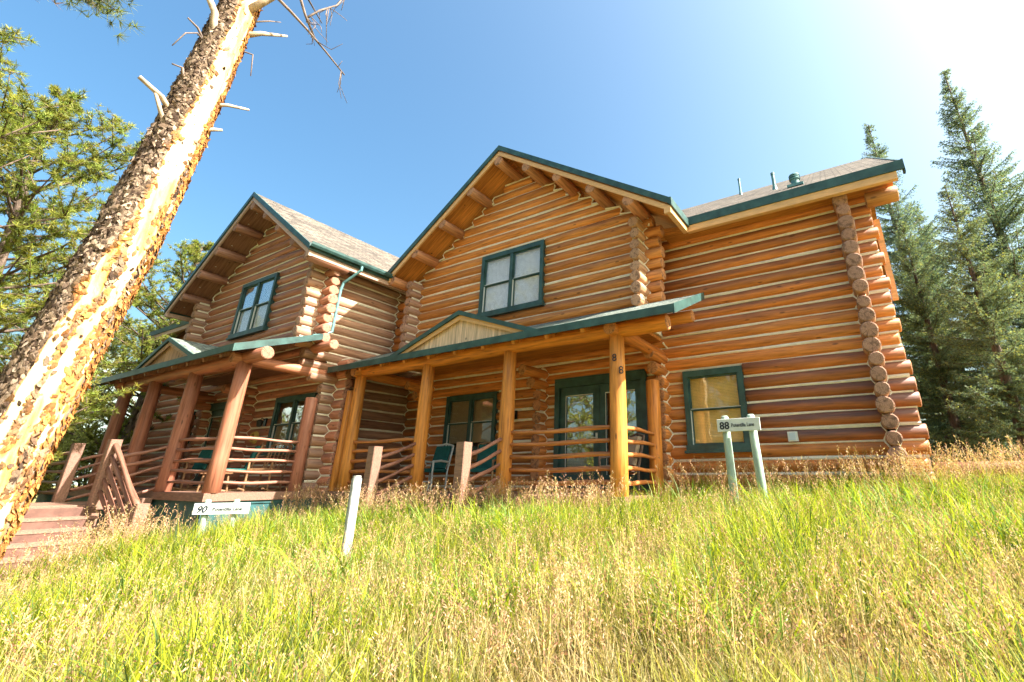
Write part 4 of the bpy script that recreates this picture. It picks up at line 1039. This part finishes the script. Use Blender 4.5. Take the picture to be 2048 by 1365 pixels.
    for q in range(6):
        an = q*math.pi/3; rr = s*(.65+.6*rs.random((n_,1))); vv.append(Pp + nr*off + sd*rr*math.cos(an) + upv*rr*as_*math.sin(an) + nr*rr*.35*(rs.random((n_,1))-.3))
    vv.append(Pp + nr*(off+s*.28)); vv = np.stack(vv, 1).reshape(-1,3); k0 = (np.arange(n_)*7)[:,None]
    fs = np.concatenate([k0+np.array([[q,(q+1)%6,6]]) for q in range(6)], 0)
    edge = np.clip(1-np.abs(bb[keep][:nf]-.45)*2.4, 0, 1)[:,None]
    greys = np.array([[.045,.030,.023],[.105,.076,.058],[.17,.13,.10],[.25,.195,.155],[.36,.295,.245]]); base_c = greys[rs.choice(5, n_, p=[.2,.26,.26,.19,.09])]
    warm = np.array([[.40,.17,.045],[.52,.25,.07],[.26,.11,.04]])[rs.integers(0,3,n_)]; base_c = base_c*np.array([1.06,1.0,.92]); cc = base_c*(1-edge)+warm*edge; right = (phi[ii,jj] > .9)[:,None]; cc = np.where(right, warm*(.7+.6*rs.random((n_,1))), cc)
    o = link('bark_flakes', fast_mesh('bark_flakes', vv, [fs], M['flake'], np.repeat(cc[:,None,:], 7, 1).reshape(-1,3)), t); o['kind'] = 'stuff'
    # dead branches and stubs
    def br(pts, r0, r1, mat='dead_twig', nm='branch'):
        b = MB(); k = len(pts); b.tube(pts, [r0+(r1-r0)*i/(k-1) for i in range(k)], 7); return b.build(nm, M[mat], t, True)
    A = lambda y, z: (axis(z)[0]+.02, y, z)
    br([A(1.25,4.05), (-5.15,1.13,4.55), (-5.2,1.01,4.78), (-5.25,.9,5.1)], .04, .022, 'stub_wood', 'branch_stub')
    br([A(1.4,4.55), (-5.12,1.55,4.66), (-5.2,1.819,4.936)], .038, .012, 'stub_wood', 'branch_stub')
    br([A(1.25,4.1), (-5.2,1.06,4.29), (-5.2,.963,4.33)], .014, .008, nm='branch_stub')
    br([A(1.2,4.2), (-5.2,1.07,4.23), (-5.2,.99,4.15), (-5.2,.934,3.93)], .010, .005, nm='branch_stub')
    br([A(1.18,3.2), (-5.2,1.0,3.35), (-5.2,.811,3.43)], .030, .020, 'stub_wood', 'branch_stub')
    br([A(1.18,3.0), (-5.2,1.03,3.2), (-5.2,.95,3.36)], .024, .014, 'stub_wood', 'branch_stub')
    br([A(1.15,3.55), (-5.2,1.06,3.76), (-5.2,.98,3.74)], .018, .008, nm='branch_stub')
    br([A(1.3,3.52), (-5.15,1.473,3.6), (-5.2,1.674,3.72)], .024, .012, 'stub_wood', 'branch_stub')
    br([A(1.3,3.2), (-5.16,1.44,3.27), (-5.2,1.507,3.33)], .024, .014, 'stub_wood', 'branch_stub')
    br([A(1.35,4.35), (-5.2,1.56,4.40), (-5.2,1.60,4.13)], .012, .005, nm='branch_stub')
    br([A(1.35,4.7), (-5.15,1.6,4.92), (-5.2,1.72,5.06)], .012, .004, nm='branch_stub')
    br([A(1.32,4.75), (-5.0,1.50,5.08), (-4.9,1.62,5.35)], .05, .02, 'stub_wood')
    hang = [(-5.1,1.42,5.65), (-4.95,1.5,5.1), (-4.9,1.666,5.003), (-4.9,1.866,4.938), (-4.9,2.123,4.834), (-4.9,2.414,4.698)]
    br(hang, .022, .008)
    tw = np.random.default_rng(5)
    br([(-5.05,1.45,5.7), (-4.9,1.72,5.30), (-4.9,1.831,5.10), (-4.9,1.98,4.90)], .020, .012)
    main2 = [(-4.9,1.85,5.08), (-4.9,1.96,5.32), (-4.9,2.133,5.60), (-4.9,2.23,5.95)]; br(main2, .014, .007)
    for k in range(26):
        f = tw.random(); src = main2 if k % 3 else hang[2:]; q = min(len(src)-2, int(f*(len(src)-1))); p = np.array(src[q])*(1-f%1) + np.array(src[q+1])*(f%1); e = np.array([tw.normal(0,.12), tw.uniform(-.10,.28), tw.uniform(-.42,.12)]); md = p+e*.5+tw.normal(0,.035,3); br([p, md, p+e*(.8+.5*tw.random())], .0055, .0025, nm='twig')
    # upper, out of frame: bare limbs
    for k in range(12):
        z = 5.9+k*.46; a = k*2.3; p = axis(z); L = 1.1+.6*tw.random(); br([p, p+np.array([math.cos(a)*L*.5, math.sin(a)*L*.5, .1]), p+np.array([math.cos(a)*L, math.sin(a)*L, .35])], .03, .006)
big_trunk()
# needle branch of the left pine hanging into the top left corner
def corner_branch():
    rs = np.random.default_rng(9); t = empty('pine_branch', (-13.6,-.75,gz(-13.6,-.75)), 0, True); tag(t, 'needle-covered pine branch hanging in at the top left corner', 'branch')
    pts = [np.array(p) for p in ((-13.5,-.7,8.6), (-11.5,.1,8.35), (-10.2,.55,7.75), (-9.3,.95,7.05))]; b = MB(); b.tube(pts, [.05,.03,.018,.006], 6); b.build('limb', M['trunk_far'], t, True); P, D = [], []
    for k in range(170):
        f = rs.uniform(.8,3)-1e-6; q = int(f); p = pts[q]*(1-(f-q))+pts[q+1]*(f-q) + rs.normal(0,.13,3); P.append(p); D.append(unit(pts[q+1]-pts[q] + rs.normal(0,.9,3)))
    P, D = np.array(P), np.array(D); cl = np.array([.13,.15,.05])*(.5+rs.random((len(P),1))); cl[rs.random(len(P)) < .2] = (.22,.11,.05); v, f, c = needles(P, D, 16, .15, .005, .7, cl, rs); link('needles', fast_mesh('needles', v, [f], M['needle'], c), t)
corner_branch()
o = make_log('fallen_log', (.75,10.9,.14), (2.6,11.3,.16), .14, None, (.30,.14,.06), .5); tag(o, 'brown log lying behind the right corner of the house', 'log')

# ------------------------------------------------------------------ meadow grass
def free(x, y):
    ok = np.ones(len(x), bool)
    ok &= ~((x < -3.35) & (x > -11.35) & (y > 6.85)); ok &= ~((x > -8.2) & (x < -5.85) & (y > 6.25)); ok &= ~((x < .75) & (x > -11.4) & (y > 9.0))
    ok &= ~((x < -11.15) & (y > 4.7)); ok &= ~((x < -11.4) & (y > 2.15) & (y < 4.75)); ok &= ~(np.hypot(x+5.27, y-.87) < .34)
    return ok
def patch(x, y): return vnoise(x+40, y+40, .9, .9, 41)*.6 + vnoise(x+40, y+40, 2.6, 2.6, 42)*.4
def scatter(n, seed, r0, r1, a0=-86, a1=16, p=1.0):
    rs = np.random.default_rng(seed); r = r0+(r1-r0)*rs.random(n)**p; a = np.radians(rs.uniform(a0, a1, n)); x, y = r*np.sin(a), r*np.cos(a); k = free(x, y); return x[k], y[k], rs
def blades(name, n, seed, hmin, hmax, wid, label, r0=2.2, r1=13, p=1.0):
    x, y, rs = scatter(n, seed, r0, r1, p=p); n = len(x); z = ground_z(x, y); pt = patch(x, y)
    lawn = np.clip((-6.5-x)/2.5, 0, 1)*np.clip((3.3-y)/.9, 0, 1)
    h = (hmin + (hmax-hmin)*rs.random(n)**1.3)*(.45+1.05*pt)*(1-.55*lawn); az = rs.uniform(0, 2*math.pi, n); ln = .15+.75*rs.random(n)**1.5
    dx, dy = np.cos(az), np.sin(az); base = np.stack([x, y, z-.02], -1); w = wid*(.6+.8*rs.random(n)); fa = az + rs.normal(0, .9, n) + math.pi/2; sx, sy = np.cos(fa), np.sin(fa); V = []
    for t, ww in ((0,.75), (.38,1.0), (.72,.7)):
        c = base + np.stack([dx*ln*h*t*t, dy*ln*h*t*t, h*(t-.28*ln*t*t)], -1); s = np.stack([sx*w*ww, sy*w*ww, 0*w], -1)*.5; V += [c-s, c+s]
    V.append(base + np.stack([dx*ln*h, dy*ln*h, h*(1-.34*ln)], -1)); V = np.stack(V, 1).reshape(-1,3); k = (np.arange(n)*7)[:,None]
    q = np.concatenate([k+np.array([[0,1,3,2]]), k+np.array([[2,3,5,4]])], 0); tr = k+np.array([[4,5,6]])
    green = np.array([.25,.30,.022]); lime = np.array([.47,.48,.026]); straw = np.array([.47,.35,.185]); deep = np.array([.075,.15,.035])
    a = rs.random((n,1)); dry = np.clip((1-pt)*2.4-1.12 + .25*rs.standard_normal(n) + .30*np.clip((5.6-np.hypot(x,y))/2.2, -.9, 1), 0, 1)[:,None]
    c = green*(1-a)+lime*a; sh = (rs.random((n,1)) < .26); c = np.where(sh, deep, c); c = c*(1-dry)+straw*dry; c *= (.42+.80*rs.random((n,1)))
    # one colour along each blade
    c = np.repeat(c[:,None,:], 7, 1); o = link(name, fast_mesh(name, V, [q, tr], M['grass'], c.reshape(-1,3))); tag(o, label, 'grass', kind='stuff'); return o
blades('meadow_grass', 190000, 51, .22, .66, .0088, 'tall yellow-green meadow grass covering the whole slope', p=1.0)
def weeds():
    rs = np.random.default_rng(91); X_, Y_, H_ = [], [], []
    def clump(x, y, n, r, h): X_.append(x+rs.normal(0,r,n)); Y_.append(y+rs.normal(0,r,n)); H_.append(h*(.55+.6*rs.random(n)))
    for k in range(46): clump(rs.uniform(-9.6,-7.2), rs.uniform(4.2,6.6), 90, .13, rs.uniform(.45,.8))
    for k in range(60): clump(rs.uniform(-8.6,-3.2), rs.uniform(5.0,6.65), 80, .13, rs.uniform(.55,.9))
    for k in range(60): clump(rs.uniform(-3.4,3.2), rs.uniform(7.0,8.8), 80, .14, rs.uniform(.4,.75))
    for k in range(110): clump(rs.uniform(-9,3.5), rs.uniform(2.8,7.5), 70, .15, rs.uniform(.45,.85))
    for k in range(5): clump(-5.55+rs.normal(0,.1), 3.85+rs.normal(0,.1), 90, .10, .5)
    for k in range(26): clump(rs.uniform(-9.9,-9.2), rs.uniform(3.6,5.4), 80, .13, rs.uniform(.36,.5))
    x, y, h = np.concatenate(X_), np.concatenate(Y_), np.concatenate(H_); k = free(x, y); x, y, h = x[k], y[k], h[k]; n = len(x); z = ground_z(x, y); az = rs.uniform(0,6.28,n); ln = .25+.8*rs.random(n); dx, dy = np.cos(az), np.sin(az); B = np.stack([x,y,z-.02],-1); w = .012*(.6+.7*rs.random(n)); fa = az+math.pi/2+rs.normal(0,.4,n); V = []
    for t, ww in ((0,.7),(.38,1.0),(.72,.75)):
        c = B+np.stack([dx*ln*h*t*t, dy*ln*h*t*t, h*(t-.34*ln*t*t)],-1); s = np.stack([np.cos(fa)*w*ww, np.sin(fa)*w*ww, 0*w],-1)*.5; V += [c-s, c+s]
    V.append(B+np.stack([dx*ln*h, dy*ln*h, h*(1-.42*ln)],-1)); V = np.stack(V,1).reshape(-1,3); kk = (np.arange(n)*7)[:,None]; q = np.concatenate([kk+np.array([[0,1,3,2]]), kk+np.array([[2,3,5,4]])],0); tr = kk+np.array([[4,5,6]])
    c = np.array([.17,.27,.05])*(.6+.8*rs.random((n,1))); ye = rs.random(n) < .45; c[ye] = np.array([.38,.42,.03])*(.6+.5*rs.random((ye.sum(),1))); o = link('broad_grass', fast_mesh('broad_grass', V, [q, tr], M['grass'], np.repeat(c,7,0))); tag(o, 'coarse green grass clumps growing thickest along the porches', 'grass', kind='stuff')
weeds()
def seeds(n, seed):
    x, y, rs = scatter(n, seed, 2.6, 12.5); near_house = rs.random(len(x)); pt = patch(y*.8, x*.8); keep = (pt + .3*rs.standard_normal(len(x)) > .40); x, y = x[keep], y[keep]
    # a fringe of tall dry stems along the house
    ex = np.concatenate([rs.uniform(-3.3,3.0,520), rs.uniform(-11,-8.3,200), rs.uniform(-5.8,-3.3,300), rs.uniform(-8.4,-5.7,260), rs.uniform(-.4,2.6,260), rs.uniform(-11.4,-9.5,260)])
    ey = np.concatenate([8.75-.9*rs.random(520)**1.5, 6.75-.8*rs.random(200), 6.75-.7*rs.random(300), 6.1-.6*rs.random(260), 9.4-1.2*rs.random(260), 3.9-1.5*rs.random(260)])
    k = free(ex, ey); x = np.concatenate([x, ex[k]]); y = np.concatenate([y, ey[k]]); tall = np.concatenate([np.zeros(keep.sum()), np.ones(k.sum())])
    n = len(x); z = ground_z(x, y); lawn = np.clip((-6.5-x)/2.5, 0, 1)*np.clip((3.3-y)/.9, 0, 1); h = (.42+.26*rs.random(n) + tall*(.10+.22*rs.random(n)))*(1-.35*lawn); az = rs.uniform(0, 6.28, n); ln = .10+.28*rs.random(n); D = np.stack([np.cos(az), np.sin(az), 0*az], -1); B = np.stack([x,y,z-.02], -1)
    pos = lambda t: B + D*(ln*h*t*t)[:,None] + np.array([0,0,1.])*(h*(t-.12*ln*t*t))[:,None]
    side = np.stack([-np.sin(az+.8), np.cos(az+.8), 0*az], -1); V, F = [], []; w = .0016; c0 = 0; cols = []
    st = np.array([.42,.33,.12]); tan = np.array([[.44,.24,.15],[.50,.31,.18],[.54,.38,.23],[.36,.18,.12]])[rs.integers(0,4,n)]
    P3 = [pos(t) for t in (0,.35,.7,1.0)]; vv = np.stack([q+s*side*w for q in P3 for s in (-1,1)], 1).reshape(-1,3); k = (np.arange(n)*8)[:,None]; F = [np.concatenate([k+np.array([[2*i,2*i+1,2*i+3,2*i+2]]) for i in range(3)], 0)]; V = [vv]; cols = [np.repeat(np.tile(st,(n,1))*(.7+.6*rs.random((n,1))), 8, 0)]; c0 = len(vv)
    ns = 17
    for s in range(ns):
        t = .70+.30*s/(ns-1); wdt = .030*math.sin(math.pi*(.18+.8*(1-s/ns)))**1.0+.004
        o = rs.standard_normal((n,3)); o[:,2] = np.abs(o[:,2])*.35-.1; o = unit(o); c = pos(t)+o*wdt*(.4+.8*rs.random((n,1))); L = (.0075+.006*rs.random((n,1)))*(1+.55*tall[:,None]); ax = unit(o*.6+np.array([0,0,.5])+D*.4); sd = unit(np.cross(ax, rs.standard_normal((n,3))))
        q = np.stack([c-ax*L, c+sd*L*.32, c+ax*L, c-sd*L*.32], 1).reshape(-1,3); V.append(q); F.append((np.arange(n)*4)[:,None]+np.array([[0,1,2,3]])+c0); c0 += len(q); cols.append(np.repeat(tan*(.75+.5*rs.random((n,1))), 4, 0))
    o = link('seed_grass', fast_mesh('seed_grass', np.concatenate(V), F, M['seed'], np.concatenate(cols))); tag(o, 'dry tan seed heads on tall stems through the meadow', 'grass', kind='stuff')
seeds(9500, 61)
